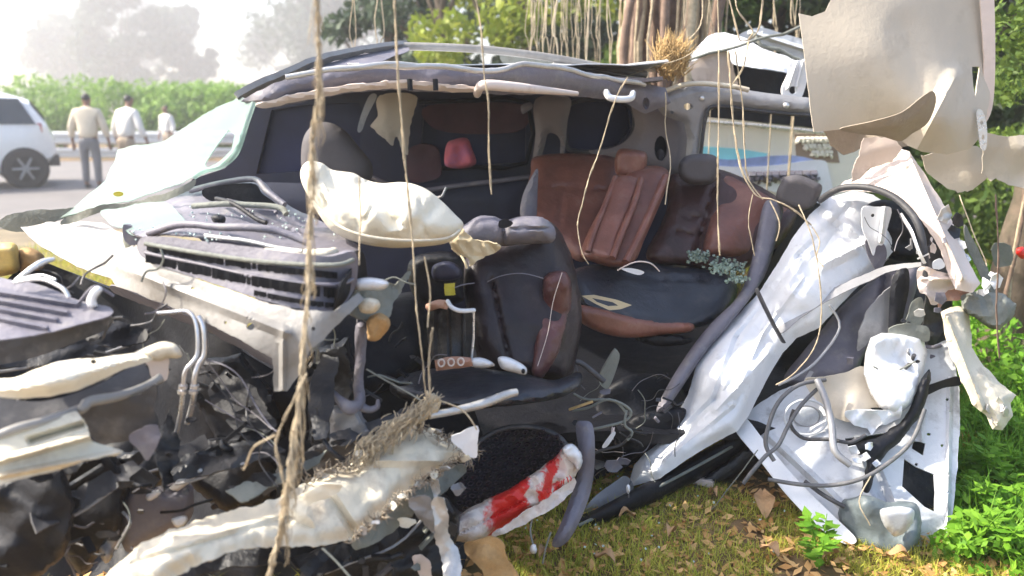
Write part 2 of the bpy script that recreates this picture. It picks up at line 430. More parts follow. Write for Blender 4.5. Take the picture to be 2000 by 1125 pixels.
m_lf_dk = leafmat('dark_green_leaves', (.03, .05, .025), (.08, .11, .04), tr=.2)
m_lf_haze = leafmat('haze_pale_leaves', (.05, .08, .05), (.09, .13, .075), tr=.25)  # paler leaves, part of the haze is put into this colour
m_hedge = leafmat('hedge_leaves', (.16, .28, .04), (.28, .44, .10))
m_grass = leafmat('grass_blades', (.26, .32, .03), (.62, .55, .10), tr=.3)
m_weed = leafmat('weed_leaves', (.09, .24, .015), (.24, .46, .04), tr=.35)
m_litter = leafmat('dry_leaf_litter', (.42, .20, .06), (.72, .46, .20), rough=.8, tr=.15)
m_bark = M('tree_bark', (.12, .09, .065), .9, var=.4, vs=6, dirt=(.05, .05, .03), da=.5, bump=1.0, bs=12)
m_rail = M('galvanised_rail', (.50, .52, .54), .4, metal=.5, var=.1, dirt=(.3, .28, .25), da=.3)

# ground: one sheet to the horizon, gently uneven near the camera
gx = np.concatenate([[-194, -60, -30], np.arange(-14, 14.01, .35), [30, 60, 194]])
gy = np.concatenate([[-12, -8], np.arange(-4, 14.01, .35), [25, 60, 120, 196]])
V = []; Fc = []
for y in gy:
    for x in gx:
        h = .05 * noise.noise(Vector((x * .5, y * .5, 3))) + .02 * noise.noise(Vector((x * 2, y * 2, 1))) if (abs(x) < 14 and -4 <= y < 8) else -.0
        V.append((x, y, h * min(1, max(0, (8 - y) / 2)) if y < 8 else 0))
nx = len(gx)
for j in range(len(gy) - 1):
    for i in range(nx - 1):
        a = j * nx + i; Fc.append([a, a + 1, a + 1 + nx, a + nx])
tag(mk('ground', V, Fc, m_soil, None, True, 180), 'brown leafy soil under the wreck', None, kind='structure')
def flat(name, x0, x1, y0, y1, z, mat):
    o = mk(name, [(x0, y0, z), (x1, y0, z), (x1, y1, z), (x0, y1, z)], [[0, 1, 2, 3]], mat, None, False); o['kind'] = 'structure'; return o
def terrain_strip(name, x0, x1, y0, y1, z, mat): return flat(name, x0, x1, y0, y1, z, mat)
flat('verge', -192, -2.2, 7.6, 9.8, .012, m_verge)
flat('road', -192, 192, 9.6, 21.0, .02, m_road)

# ---- leaf and blade clouds
def quads(C, U_, W_, drop=0):
    """C centres, U_ half-length vectors, W_ half-width vectors -> pointed leaves of two triangles"""
    n = len(C)
    V = np.empty((n, 4, 3)); V[:, 0] = C - U_; V[:, 1] = C + W_; V[:, 2] = C + U_; V[:, 3] = C - W_
    if drop: V[:, 2, 2] -= drop
    return V.reshape(-1, 3), np.arange(n * 4).reshape(-1, 4)
def fastmesh(name, V, Fq, mat, parent=None, origin=None):
    c = np.array(origin) if origin is not None else (V.min(0) + V.max(0)) / 2
    me = bpy.data.meshes.new(name); n = len(V); k = Fq.shape[1]
    me.vertices.add(n); me.vertices.foreach_set('co', (V - c).ravel().astype(np.float32))
    me.loops.add(Fq.size); me.loops.foreach_set('vertex_index', Fq.ravel().astype(np.int32))
    me.polygons.add(len(Fq)); me.polygons.foreach_set('loop_start', (np.arange(len(Fq)) * k).astype(np.int32))
    me.materials.append(mat); me.update(); me.validate()
    o = bpy.data.objects.new(name, me); COL.objects.link(o); o.location = c
    if parent: setpar(o, parent)
    return o
rng = np.random.default_rng(11)
def rv(n): 
    a = rng.normal(size=(n, 3)); return a / np.linalg.norm(a, axis=1)[:, None]
def leafcloud(cl, n, size, up=.5):
    """cl: clump spheres [(x,y,z,r)]; returns leaf quads spread mostly over the clump shells"""
    cl = np.array(cl); p = cl[:, 3] ** 2; k = rng.choice(len(cl), n, p=p / p.sum())
    d = rv(n); rr = cl[k, 3] * (rng.random(n) ** .35)
    C = cl[k, :3] + d * rr[:, None] * np.array([1, 1, .75])
    U_ = rv(n); U_[:, 2] -= .3; U_ /= np.linalg.norm(U_, axis=1)[:, None]
    W_ = np.cross(U_, rv(n) + np.array([0, 0, up])); W_ /= np.linalg.norm(W_, axis=1)[:, None] + 1e-9
    s = size * rng.uniform(.55, 1.3, n)[:, None]
    return quads(C, U_ * s, W_ * s * .45)
def tree(name, x, y, h, cr, mat, n, leaf, label, group, clumps=34, low=.25, trunk=.14, sx=1.0, cat='tree'):
    t = thing(name, (x, y, 0), label, cat, group)
    L = []
    top = np.array((x + rng.uniform(-.2, .2), y, h * .8))
    L.append(tube3(None, [(x, y, -.1), (x + .1 * cr, y, h * .3), (x - .05 * cr, y, h * .55), tuple(top)], [trunk * h / 5, trunk * h / 7, trunk * h / 10, trunk * h / 25], None, seg=8, wob=.05))
    cl = []
    for i in range(clumps):
        a = rng.uniform(0, 6.28); z = rng.uniform(low, 1.0); prof = math.sin(math.pi * min(1, (z - low * .6) / (1.05 - low * .6))) ** .6
        r = cr * prof * math.sqrt(rng.random()) * .95
        c = (x + r * math.cos(a) * sx, y + r * math.sin(a), h * z, cr * rng.uniform(.16, .36))
        cl.append(c)
        if i % 3 == 0: L.append(tube3(None, [(x, y, h * z * .6), ((x + c[0]) / 2, (y + c[1]) / 2, h * z * .75), c[:3]], [trunk * h / 14, trunk * h / 22, trunk * h / 60], None, seg=5, wob=.05))
    V, Fc = merge(L); mk('trunk', V, Fc, m_bark, t)
    V, Q = leafcloud(cl, n, leaf); fastmesh('crown', V, Q, mat, t)
    return t
# far side of the road: hedge, far trees (pale in the haze)
for i, (x, wd, hh, lb) in enumerate([(-18.5, 4.2, 2.5, 'low rounded hazy bush beyond the guard rail, partly behind the white SUV'), (-13.2, 3.2, 2.35, 'broad rounded bright green bush behind the two men'), (-9.8, 2.3, 2.15, 'smaller green bush behind the far man in white'), (-5.6, 3.6, 2.2, 'hazy bush beyond the road behind the broken windscreen')]):
    t = thing('bush', (x, 24.5, 0), lb, 'bush', 'bushes beyond the guard rail')
    cl = [(x + rng.uniform(-wd, wd) * .8, 24.5 + rng.uniform(-1, 1), hh * rng.uniform(.15, .78), rng.uniform(.5, .85)) for _ in range(34)]
    V, Q = leafcloud(cl, 9000, .10); fastmesh('foliage', V, Q, m_hedge, t)
    st = [tube3(None, [(x + dx, 24.5, -.05), (x + dx * 1.4, 24.5, hh * .5)], [.05, .02], None, seg=5) for dx in (-.9, -.2, .5, 1.1)]
    V, Fc = merge(st); mk('stem', V, Fc, m_bark, t)
far = [(-24, 46, 5.6, 3.0, 'hazy grey tree at the far left edge, behind the white SUV'), (-18.5, 40, 7.0, 2.3, 'pale domed tree rising behind the two men'), (-17.6, 44, 6.2, 1.9, 'pale hazy tree between the domed tree and the bright gap of sky'),
       (-13.4, 52, 12, 3.6, 'tall pale tree right of the bright gap of sky'), (-7.9, 40, 10.5, 4.6, 'large hazy tree above the top of the broken windscreen'), (-29, 60, 9.5, 5.5, 'faint distant tree beyond the left edge')]
for i, (x, y, h, c, lb) in enumerate(far): tree('far_tree', x * 2.8, y * 2.8, (h - 1.5) * 2.8 + 1.5, c * 2.8, m_lf_haze, 10000, .5, lb, 'far trees in the haze', low=.12, clumps=44)
# a belt of far woodland that reads as one mass
cl = [(rng.uniform(-150, 150), rng.uniform(176, 190), rng.uniform(.2, 3.2), rng.uniform(1.5, 2.6)) for _ in range(420)]
V, Q = leafcloud(cl, 42000, .9); tag(fastmesh('distant_woodland', V, Q, m_lf_haze), 'far belt of woodland fading into the haze', None, kind='stuff')

# nearer trees on this side, right of centre
near = [  # x,y,h,cr,mat,n,leaf,label
 (-1.85, 12.5, 5.6, 1.0, m_lf_haze, 5200, .085, 'dark hazy tree left of the pale sparkle of sky above the roof'),  # pale leaf colour stands for haze on this nearer tree
 (-.95, 11.5, 5.4, 1.1, m_lf_haze, 4200, .07, 'loose small-leaved tree with sky showing through above the roof'),
 (0.15, 9.5, 4.6, 1.2, m_lf_lit, 8000, .07, 'bright yellow-green tree above the middle of the roof'),
 (1.45, 9.0, 4.6, 1.15, m_lf_mid, 9000, .07, 'green tree behind the hanging pale roots'),
 (3.0, 9.5, 5.2, 1.5, m_lf_dk, 12000, .08, 'dark tree behind the folded silver panel'),
 (4.7, 9.0, 5.0, 1.5, m_lf_dk, 12000, .08, 'dark tree hidden mostly by the beige sheet'),
 (5.6, 7.4, 4.6, 1.25, m_lf_mid, 9000, .06, 'olive green tree at the right edge, beside the beige sheet'),
 (7.2, 10.5, 5.5, 2.0, m_lf_mid, 9000, .09, 'tree beyond the right edge of the wreck')]
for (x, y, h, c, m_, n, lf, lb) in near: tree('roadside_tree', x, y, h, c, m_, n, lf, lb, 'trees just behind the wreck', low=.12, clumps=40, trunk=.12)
# low undergrowth behind the wreck on the right
cl = [(rng.uniform(-1.2, 9), rng.uniform(6.2, 9.5), rng.uniform(.0, 1.2), rng.uniform(.18, .45)) for _ in range(240)]
V, Q = leafcloud(cl, 34000, .06); tag(fastmesh('undergrowth', V, Q, m_lf_mid), 'green undergrowth behind the wreck', None, kind='stuff')
cl = [(rng.uniform(-.6, 14), rng.uniform(12.5, 16), rng.uniform(.2, 4.5), rng.uniform(.5, 1.1)) for _ in range(210)]
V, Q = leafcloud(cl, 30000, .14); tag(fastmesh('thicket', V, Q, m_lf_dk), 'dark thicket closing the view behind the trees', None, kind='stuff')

# ---- grass, weeds, litter near the camera
def blades(n, x0, x1, y0, y1, h0, h1, wd, lean=.5, keep=None):
    B = np.column_stack([rng.uniform(x0, x1, n), rng.uniform(y0, y1, n), np.zeros(n)])
    if keep is not None: B = B[keep(B)]
    n = len(B); a = rng.uniform(0, 6.28, n); h = rng.uniform(h0, h1, n)
    D = np.column_stack([np.cos(a), np.sin(a), np.zeros(n)]); W_ = np.column_stack([-np.sin(a), np.cos(a), np.zeros(n)]) * wd
    l = rng.uniform(.1, lean, n)[:, None] * h[:, None]
    V = np.empty((n, 5, 3)); up = np.array([0, 0, 1.])
    V[:, 0] = B - W_; V[:, 1] = B + W_; V[:, 2] = B + W_ * .7 + up * h[:, None] * .55 + D * l * .35; V[:, 3] = B - W_ * .7 + up * h[:, None] * .55 + D * l * .35; V[:, 4] = B + up * h[:, None] * .92 + D * l
    base = np.arange(n)[:, None] * 5
    q = np.concatenate([base + np.array([[0, 1, 2]]), base + np.array([[0, 2, 3]]), base + np.array([[3, 2, 4]])], 0)
    return V.reshape(-1, 3), q
def patchy(s, th, seed):
    def k(B): return np.array([noise.noise(Vector((b[0] * s, b[1] * s, seed))) > th for b in B])
    return k
V, Q = blades(130000, -.4, 2.7, 1.9, 5.2, .015, .06, .0018, 1.6, patchy(2.6, -.12, 3)); tag(fastmesh('grass', V, Q, m_grass), 'short yellowish grass in front of the wreck', None, kind='stuff')
V, Q = blades(26000, -5, 6, 4.2, 8.6, .04, .16, .004, .8); tag(fastmesh('grass', V, Q, m_grass), 'rougher grass behind the wreck', None, kind='stuff')
V, Q = blades(9000, 1.6, 3.2, 2.0, 4.6, .08, .22, .003, 1.0, patchy(1.8, -.1, 8)); tag(fastmesh('tall_grass', V, Q, m_weed), 'taller bright grass at the right edge', None, kind='stuff')
V, Q = blades(40000, -4.5, -.4, .8, 7.6, .02, .09, .0025, 1.3, patchy(1.6, -.1, 5)); tag(fastmesh('grass', V, Q, m_grass), 'grass under and beside the front of the wreck', None, kind='stuff')
# dead leaves: curled quads
def litter(n, x0, x1, y0, y1, s, z=(.005, .03)):
    C = np.column_stack([rng.uniform(x0, x1, n), rng.uniform(y0, y1, n), rng.uniform(*z, n)])
    a = rng.uniform(0, 6.28, n); U_ = np.column_stack([np.cos(a), np.sin(a), rng.uniform(-.5, .5, n)]); W_ = np.column_stack([-np.sin(a), np.cos(a), rng.uniform(-.5, .5, n)])
    q = s * rng.uniform(.5, 1.4, n)[:, None]; return quads(C, U_ * q, W_ * q * .5, 0)
V, Q = litter(24000, -3.2, 2.6, 1.8, 5.0, .020); tag(fastmesh('leaf_litter', V, Q, m_litter), 'fallen brown leaves and twigs on the ground', None, kind='stuff')
# broad-leaved weeds, right
WL = ['beside the torn tan rail', 'under the broken lamp housing', 'level with the square hole', 'near the right edge, below the lamp housing', 'midway down the right edge']
def weed(px, py, h, n, lb):
    b = G(px, py); t = thing('weed', b, lb, 'weed', 'weeds beside the hanging door'); L = []; CU = []; CW = []; CC = []
    for s in range(4):
        a = rng.uniform(0, 6.28); l = h * rng.uniform(.6, 1); tip = b + Vector((math.cos(a) * l * .4, math.sin(a) * l * .4, l))
        L.append(tube3(None, [b, (b + tip) / 2 + Vector((0, 0, .02)), tip], [.003, .0025, .0015], None, seg=5))
        for i in range(n):
            f = rng.uniform(.25, 1); c = b.lerp(tip, f); a2 = rng.uniform(0, 6.28); d = np.array((math.cos(a2), math.sin(a2), rng.uniform(-.2, .5))); s_ = rng.uniform(.018, .034)
            CC.append(np.array(c) + d * s_); CU.append(d * s_); CW.append(np.cross(d, (0, 0, 1.)) * s_ * .55)
    V, Fc = merge(L); mk('stem', V, Fc, m_weed, t)
    V, Q = quads(np.array(CC), np.array(CU), np.array(CW)); fastmesh('foliage', V, Q, m_weed, t); return t
wl = [(1900, 760), (1955, 800), (1990, 880), (1925, 900), (1975, 980), (1915, 1010), (1990, 1080), (1940, 1105), (1890, 1090), (1905, 850), (1960, 720), (1930, 680), (1985, 660), (1600, 1112), (1890, 960), (1960, 1040), (1985, 940), (1930, 960)]
WDESC = ['beside the lower end of the torn tan rail', 'at the right edge just below the torn tan rail', 'at the right edge level with the square hole of the door', 'standing beside the right rim of the hanging door, at mid height', 'at the right edge below the middle of the door', 'low beside the right rim of the door', 'in the bottom right corner of the picture', 'at the bottom, between the door and the right corner',
  'touching the lower right corner of the hanging door', 'beside the door rim just under the tan rail', 'behind the end of the torn tan rail', 'between the tan rail and the broken lamp housing', 'highest on the right edge, below the lamp housing', 'at the bottom just left of the hanging door', 'hugging the rim of the door at the height of the motor', 'near the right edge, second up from the corner', 'at the right edge, level with the big opening in the door', 'between the door rim and the right edge, low down']
for i, (a, b_) in enumerate(wl):
    side = 'right of the hanging door' if a > 1850 else 'in the short grass below the hanging door'
    t = weed(a, b_, .13 + .05 * (i % 3), 14, 'leafy bright green weed ' + WDESC[i])
cl = [(rng.uniform(2.0, 5.0), rng.uniform(3.6, 6.4), rng.uniform(.0, .28), rng.uniform(.08, .2)) for _ in range(260)]
V, Q = leafcloud(cl, 30000, .028); tag(fastmesh('ground_cover', V, Q, m_weed), 'bright green ground cover right of the wreck', None, kind='stuff')
cl = [(rng.uniform(1.45, 2.6), rng.uniform(2.3, 3.7), rng.uniform(.0, .10), rng.uniform(.04, .1)) for _ in range(180)]
V, Q = leafcloud([c for c in cl if c[0] > c[1] * .60], 15000, .022); tag(fastmesh('ground_cover', V, Q, m_weed), 'bright green leaves round the foot of the hanging door', None, kind='stuff')
# a few large dry leaves one can point at
def bigleaf(px, py, L_, W_, rot, lb, y=None, up=.02, tilt=.3):
    b = G(px, py); V = []; n = 7
    for i in range(n):
        f = i / (n - 1); wd = W_ * math.sin(math.pi * min(1, f * .9 + .06)) ** .8
        for s in (-1, 0, 1): V.append(((f - .5) * L_, s * wd / 2, .012 * abs(s) + .02 * math.sin(f * 5) + (f - .5) * L_ * tilt))
    Fc = [[i * 3 + k, i * 3 + k + 1, i * 3 + k + 4, i * 3 + k + 3] for i in range(n - 1) for k in (0, 1)]
    V = np.array(V); c, s = math.cos(rot), math.sin(rot); V = np.column_stack([V[:, 0] * c - V[:, 1] * s, V[:, 0] * s + V[:, 1] * c, V[:, 2]])
    V = V + np.array(b) + np.array((0, 0, up + .03)); nb = len(V); V = np.vstack([V, V - np.array((0, 0, .0012))])
    Fc = Fc + [[i + nb for i in q[::-1]] for q in Fc]
    return tag(mk('dry_leaf', V, Fc, m_leafdry, None, True, 180), lb, 'leaf', 'large dry leaves on the grass')
m_leafdry = M('dry_leaf', (.42, .25, .12), .75, var=.25, vs=20, dirt=(.2, .1, .05), da=.3, ds=20, bump=.4)
def bl(*a): bigleaf(a[0], a[1], a[2] * (.6 if a[0] != 1490 else .9), a[3] * (.6 if a[0] != 1490 else .9), *a[4:])
for a in [(1490, 1010, .12, .085, 1.4, 'big upright tan leaf left of the foot of the hanging door', None, .03, .7), (1225, 1030, .11, .05, .3, 'curled brown leaf lying below the black sill'), (1180, 1115, .12, .07, 2.6, 'tan leaf at the bottom edge, beside the torn orange strip'), (1310, 1062, .09, .06, 1.0, 'dark brown leaf in the middle of the grass'),
          (1620, 1105, .12, .08, .5, 'orange leaf at the foot of the hanging door'), (1500, 1100, .12, .09, 2.2, 'reddish brown leaf at the bottom edge below the upright leaf'), (1065, 1105, .10, .06, .8, 'yellowish leaf beside the foot of the grey post'), (1390, 985, .08, .05, 2.0, 'small brown leaf near the end of the sill'), (1750, 1110, .12, .07, 2.9, 'brown leaf under the lower corner of the hanging door')]: bl(*a)
# broken pieces on the grass
b = G(1360, 950); o = bar('plastic_block', b + Vector((-.06, .02, .03)), b + Vector((.06, -.04, .035)), .05, .03, m_pink, bev=.006); tag(o, 'pinkish oblong plastic block on the grass under the sill', 'debris')
# ---- guard rail
gr = thing('guard_rail', (-8, 21.6, 0), 'long pale steel guard rail along the far side of the road', 'guard rail')
prof = [(0, .42), (-.05, .46), (-.05, .52), (0, .56), (0, .60), (-.05, .64), (-.05, .71), (0, .75), (.012, .75), (.012, .42)]
V = [(x, 21.6 + a, b) for x in (-45, 14) for a, b in prof]; n = len(prof)
mk('rail_beam', V, [[i, (i + 1) % n, (i + 1) % n + n, i + n] for i in range(n)] + [list(range(n))[::-1], [i + n for i in range(n)]], m_rail, gr, True, 40)
V = [(x, 21.6 + a, b * .8 - .28) for x in (-45, 14) for a, b in prof]
mk('lower_beam', V, [[i, (i + 1) % n, (i + 1) % n + n, i + n] for i in range(n)] + [list(range(n))[::-1], [i + n for i in range(n)]], m_rail, gr, True, 40)
pm = None
for i in range(20):
    x = -43 + i * 2.9
    if pm is None: po = mk('post', *boxg((x, 21.72, .36), (.12, .12, .8)), m_rail, gr, False); pm = po
    else:
        po = pm.copy(); COL.objects.link(po); po.location.x = pm.location.x + i * 2.9
# ---- people
m_skin = M('skin', (.20, .10, .06), .55, var=.1, bump=.05); m_hair = M('black_hair', (.012, .01, .012), .6, var=.3, bump=.6, bs=90)
m_shw = M('white_shirt', (.72, .70, .66), .85, var=.06, bump=.3, bs=30); m_shc = M('cream_shirt', (.62, .54, .42), .85, var=.08, bump=.3, bs=30)
m_trg = M('grey_trousers', (.16, .16, .17), .85, var=.15, bump=.2); m_trt = M('tan_trousers', (.36, .29, .22), .85, var=.15, bump=.2); m_shoe = M('dark_shoes', (.03, .03, .03), .5)
def skin(name, V, E, R, mat, parent, root=0, sub=2):
    me = bpy.data.meshes.new(name); me.from_pydata([tuple(v) for v in V], E, []); o = bpy.data.objects.new(name, me); COL.objects.link(o)
    md = o.modifiers.new('skin', 'SKIN'); md.use_smooth_shade = True
    sv = me.skin_vertices[0].data if me.skin_vertices else None
    if sv is None:
        me.skin_vertices.new(name='skin') if hasattr(me.skin_vertices, 'new') else None
        sv = me.skin_vertices[0].data
    for i, r in enumerate(R): sv[i].radius = r if isinstance(r, tuple) else (r, r)
    sv[root].use_root = True
    s = o.modifiers.new('sub', 'SUBSURF'); s.levels = sub; s.render_levels = sub
    me.materials.append(mat)
    o.parent = parent
    return o
def person(x, y, H, rz, label, shirt, trous, group, bend=0.0, armout=.12, armf=0.0):
    t = thing('person', (x, y, 0.02), label, 'person', group); t.rotation_euler = (0, 0, rz); k = H / 1.75
    def s(a): return tuple(q * k for q in a)
    by = bend
    J = [(0, 0, .95), (0, by * .3, 1.15), (0, by * .7, 1.36), (0, by * .95, 1.47), (0, by * 1.1 + .01, 1.54), (0, by * 1.2 + .02, 1.64), (0, by * 1.2 + .01, 1.71)]
    R = [(.15, .11), (.135, .10), (.16, .105), (.07, .06), (.055, .055), (.078, .095), (.06, .07)]
    E = [(i, i + 1) for i in range(6)]
    def add(lst, rad, fr):
        for p, r in zip(lst, rad): J.append(p); R.append(r); E.append((fr, len(J) - 1)); fr = len(J) - 1
        return fr
    HN = []
    for sg in (-1, 1):
        add([(sg * .10, 0, .86), (sg * .11, .02, .50), (sg * .11, -.02, .09), (sg * .12, .12, .035)], [(.085, .085), (.058, .058), (.042, .042), (.035, .03)], 0)
        w_ = add([(sg * .20, by * .75, 1.40), (sg * (.24 + armout * .5), by * .6 - .02, 1.12), (sg * (.22 + armout), by * .6 + .06 + armf, .88), (sg * (.225 + armout), by * .6 + .09 + armf, .80)], [(.055, .055), (.042, .042), (.028, .028), (.036, .018)], 2)
        hx, hy, hz = J[w_]
        for q, (dx, ln) in enumerate([(-.024, .075), (-.008, .085), (.008, .08), (.024, .065)]):
            add([(hx + dx * .6, hy + .005, hz - .035), (hx + dx, hy + .012, hz - .035 - ln * .5), (hx + dx, hy + .022, hz - .03 - ln)], [(.0095, .0095), (.0085, .0085), (.007, .007)], w_)
        add([(hx - sg * .03, hy + .015, hz - .015), (hx - sg * .042, hy + .025, hz - .05)], [(.011, .011), (.008, .008)], w_)
    # nose and ears are small branches of the head
    add([(0, by * 1.2 + .115, 1.625)], [(.014, .014)], 5); add([(.082, by * 1.2 + .01, 1.63)], [(.012, .02)], 5); add([(-.082, by * 1.2 + .01, 1.63)], [(.012, .02)], 5)
    skin('body', [s(j) for j in J], E, [tuple(q * k for q in r) for r in R], m_skin, t)
    # shirt: torso and sleeves a little outside the body
    SJ = [(0, 0, .88), (0, by * .3, 1.12), (0, by * .7, 1.33), (0, by * .95, 1.47), (0, by * 1.02, 1.505)]; SR = [(.20, .15), (.19, .14), (.205, .145), (.125, .10), (.072, .07)]; SE = [(0, 1), (1, 2), (2, 3), (3, 4)]
    for sg in (-1, 1):
        for q, (p, r) in enumerate(zip([(sg * .20, by * .75, 1.39), (sg * (.24 + armout * .5), by * .6 - .02, 1.12), (sg * (.225 + armout * .9), by * .6 + .04 + armf, .93)], [.088, .074, .055])):
            SJ.append(p); SR.append((r, r)); SE.append((2 if q == 0 else len(SJ) - 2, len(SJ) - 1))
    skin('shirt', [s(j) for j in SJ], SE, [tuple(q * k for q in r) for r in SR], shirt, t)
    TJ = [(0, 0, .97), (0, 0, .90)]; TR = [(.165, .125), (.16, .12)]; TE = [(0, 1)]
    for sg in (-1, 1):
        for q, (p, r) in enumerate(zip([(sg * .10, 0, .80), (sg * .11, .02, .50), (sg * .11, -.02, .10)], [.10, .078, .066])):
            TJ.append(p); TR.append((r, r)); TE.append((1 if q == 0 else len(TJ) - 2, len(TJ) - 1))
    skin('trousers', [s(j) for j in TJ], TE, [tuple(q * k for q in r) for r in TR], trous, t)
    skin('hair', [s((0, by * 1.2 - .03, 1.60)), s((0, by * 1.2 - .015, 1.68)), s((0, by * 1.2 + .03, 1.73))], [(0, 1), (1, 2)], [(.078 * k, .08 * k), (.09 * k, .09 * k), (.06 * k, .06 * k)], m_hair, t)
    for sg in (-1, 1): skin('shoe', [s((sg * .115, -.04, .04)), s((sg * .12, .08, .04)), s((sg * .12, .17, .03))], [(0, 1), (1, 2)], [(.045, .04), (.05, .038), (.038, .026)], m_shoe, t, sub=1)
    return t
person(-7.42, 14.3, 1.64, .15, 'man in a cream shirt seen from behind, left of the other man', m_shc, m_trg, 'men on the road', bend=.10, armout=.10)
person(-7.0, 14.8, 1.62, -.35, 'man in a white shirt close to the right of the cream shirted man', m_shw, m_trt, 'men on the road', bend=.14, armout=.16)
person(-8.55, 20.3, 1.42, 2.6, 'distant man in white standing alone by the guard rail', m_shw, m_trt, 'men on the road', armout=.08)
# ---- white SUV
m_suv = M('suv_white', (.78, .79, .80), .25, var=.02, coat=.6, bump=0); m_glass = M('tinted_glass', (.02, .03, .04), .08, var=.1, bump=0, spec=.8); m_tyre = M('tyre', (.025, .025, .027), .8, var=.2, bump=.4)
m_tail = M('tail_lamp', (.35, .02, .02), .2, bump=0)
def suv(x, y, rz):
    t = thing('parked_suv', (x, y, .02), 'white SUV on the road at the left edge of the picture', 'car'); t.rotation_euler = (0, 0, rz)
    def loc(V): return [(a, b, c) for a, b, c in V]
    def put(name, V, Fc, mat, par=None, smooth=True, sharp=30):
        me = bpy.data.meshes.new(name); me.from_pydata([tuple(v) for v in V], [], Fc); me.materials.append(mat)
        if smooth: me.polygons.foreach_set('use_smooth', [True] * len(me.polygons)); me.set_sharp_from_angle(angle=math.radians(sharp))
        o = bpy.data.objects.new(name, me); COL.objects.link(o); o.parent = par or t; return o
    # stations from nose (-x) to tail (+x): (x, half width, z bottom, z belt, z top, top half width)
    st = [(-2.25, .70, .45, .80, .84, .60), (-2.15, .80, .32, .90, .96, .70), (-1.5, .89, .28, .98, 1.05, .78), (-1.05, .90, .28, 1.02, 1.10, .78), (-.45, .90, .28, 1.05, 1.55, .66), (.1, .90, .28, 1.06, 1.67, .66), (.9, .90, .28, 1.08, 1.68, .66), (1.6, .90, .28, 1.10, 1.64, .64), (1.95, .88, .34, 1.12, 1.52, .64), (2.15, .84, .40, 1.05, 1.18, .70), (2.25, .78, .48, .80, .95, .68)]
    V = []; n = 12
    for (sx, hw, zb, zm, zt, tw) in st:
        half = [(0, zb), (hw * .8, zb), (hw * .98, zb + .12), (hw, (zb + zm) / 2), (hw * .985, zm), (tw + .03, zt - .08 if zt - zm > .2 else (zm + zt) / 2), (tw * .8, zt)]
        ring = [(sx, -a, c) for a, c in half] + [(sx, a, c) for a, c in half[1:-1][::-1]] 
        ring = [(sx, -a, c) for a, c in half[1:]] + [(sx, a, c) for a, c in half[1:][::-1]]
        V += ring
    n = 12; Fc = []
    for i in range(len(st) - 1):
        for k in range(n): a = i * n + k; b2 = i * n + (k + 1) % n; Fc.append([a, b2, b2 + n, a + n])
    Fc.append(list(range(n))); Fc.append([(len(st) - 1) * n + k for k in range(n)][::-1])
    o = put('body', V, Fc, m_suv); 
    bm = bmesh.new(); bm.from_mesh(o.data); bmesh.ops.recalc_face_normals(bm, faces=bm.faces); bm.to_mesh(o.data); bm.free()
    for sgn in (-1, 1):
        for (a0, a1, b0, b1) in [(-.62, -.02, -.25, -.02), (.04, .84, .04, .80), (.90, 1.98, .86, 1.78)]:
            y0 = sgn * .897; y1 = sgn * .70
            V = [(a0, y0, 1.11), (a1, y0, 1.11), (b1, y1, 1.55), (b0, y1, 1.55)]; V += [(p[0], p[1] - sgn * .02, p[2]) for p in V]
            put('side_window', V, [[0, 1, 2, 3], [7, 6, 5, 4], [0, 4, 5, 1], [1, 5, 6, 2], [2, 6, 7, 3], [3, 7, 4, 0]], m_glass, smooth=False)
        for dx in (-1.42, 1.74):
            L = [tube3(None, [(dx, sgn * .72, .34), (dx, sgn * .90, .34)], .372, None, seg=28, sm=1)]
            v, f = merge(L); put('wheel_arch', v, f, m_dark)
            rg = []
            for (yy, r) in [(.70, .31), (.71, .345), (.80, .355), (.90, .345), (.925, .315), (.925, .22)]:
                rg.append([(dx + r * math.cos(q * math.pi / 14), sgn * yy, .34 + r * math.sin(q * math.pi / 14)) for q in range(28)])
            v = [p for r_ in rg for p in r_]; f = [[i * 28 + k, i * 28 + (k + 1) % 28, (i + 1) * 28 + (k + 1) % 28, (i + 1) * 28 + k] for i in range(5) for k in range(28)]
            wh = put('wheel', v, f, m_tyre)
            L = [tube3(None, [(dx, sgn * .86, .34), (dx, sgn * .915, .34)], .05, None, seg=14, sm=1)]
            for q in range(6):
                a = q * math.pi / 3; L.append(tube3(None, [(dx, sgn * .905, .34), (dx + .21 * math.cos(a), sgn * .90, .34 + .21 * math.sin(a))], [.03, .022], None, seg=6, sm=1))
            v, f = merge(L); put('rim', v, f, m_grey, wh)
            put('hub_backing', *tube3(None, [(dx, sgn * .84, .34), (dx, sgn * .87, .34)], .222, None, seg=24, sm=1), m_rub, wh)
        put('sill_cladding', *boxg((0, sgn * .895, .34), (2.0, .04, .16)), m_rub, smooth=False)
        for hx in (-.1, .78): put('door_handle', *boxg((hx, sgn * .91, .98), (.18, .03, .03)), m_suv, smooth=False)
        put('tail_lamp', *boxg((2.02, sgn * .80, 1.04), (.10, .10, .16)), m_tail, smooth=False)
    put('rear_window', [(1.97, -.6, 1.50), (1.97, .6, 1.50), (2.18, .66, 1.18), (2.18, -.66, 1.18), (1.95, -.6, 1.50), (1.95, .6, 1.50), (2.15, .66, 1.18), (2.15, -.66, 1.18)], [[0, 3, 2, 1], [4, 5, 6, 7]], m_glass, smooth=False)
    put('rear_bumper', *boxg((2.22, 0, .46), (.16, 1.5, .2)), m_rub, smooth=False)
    put('mirror', *boxg((-.72, -.99, 1.08), (.12, .18, .13)), m_suv, smooth=False)
    return t
suv(-10.50, 13.99, .62)
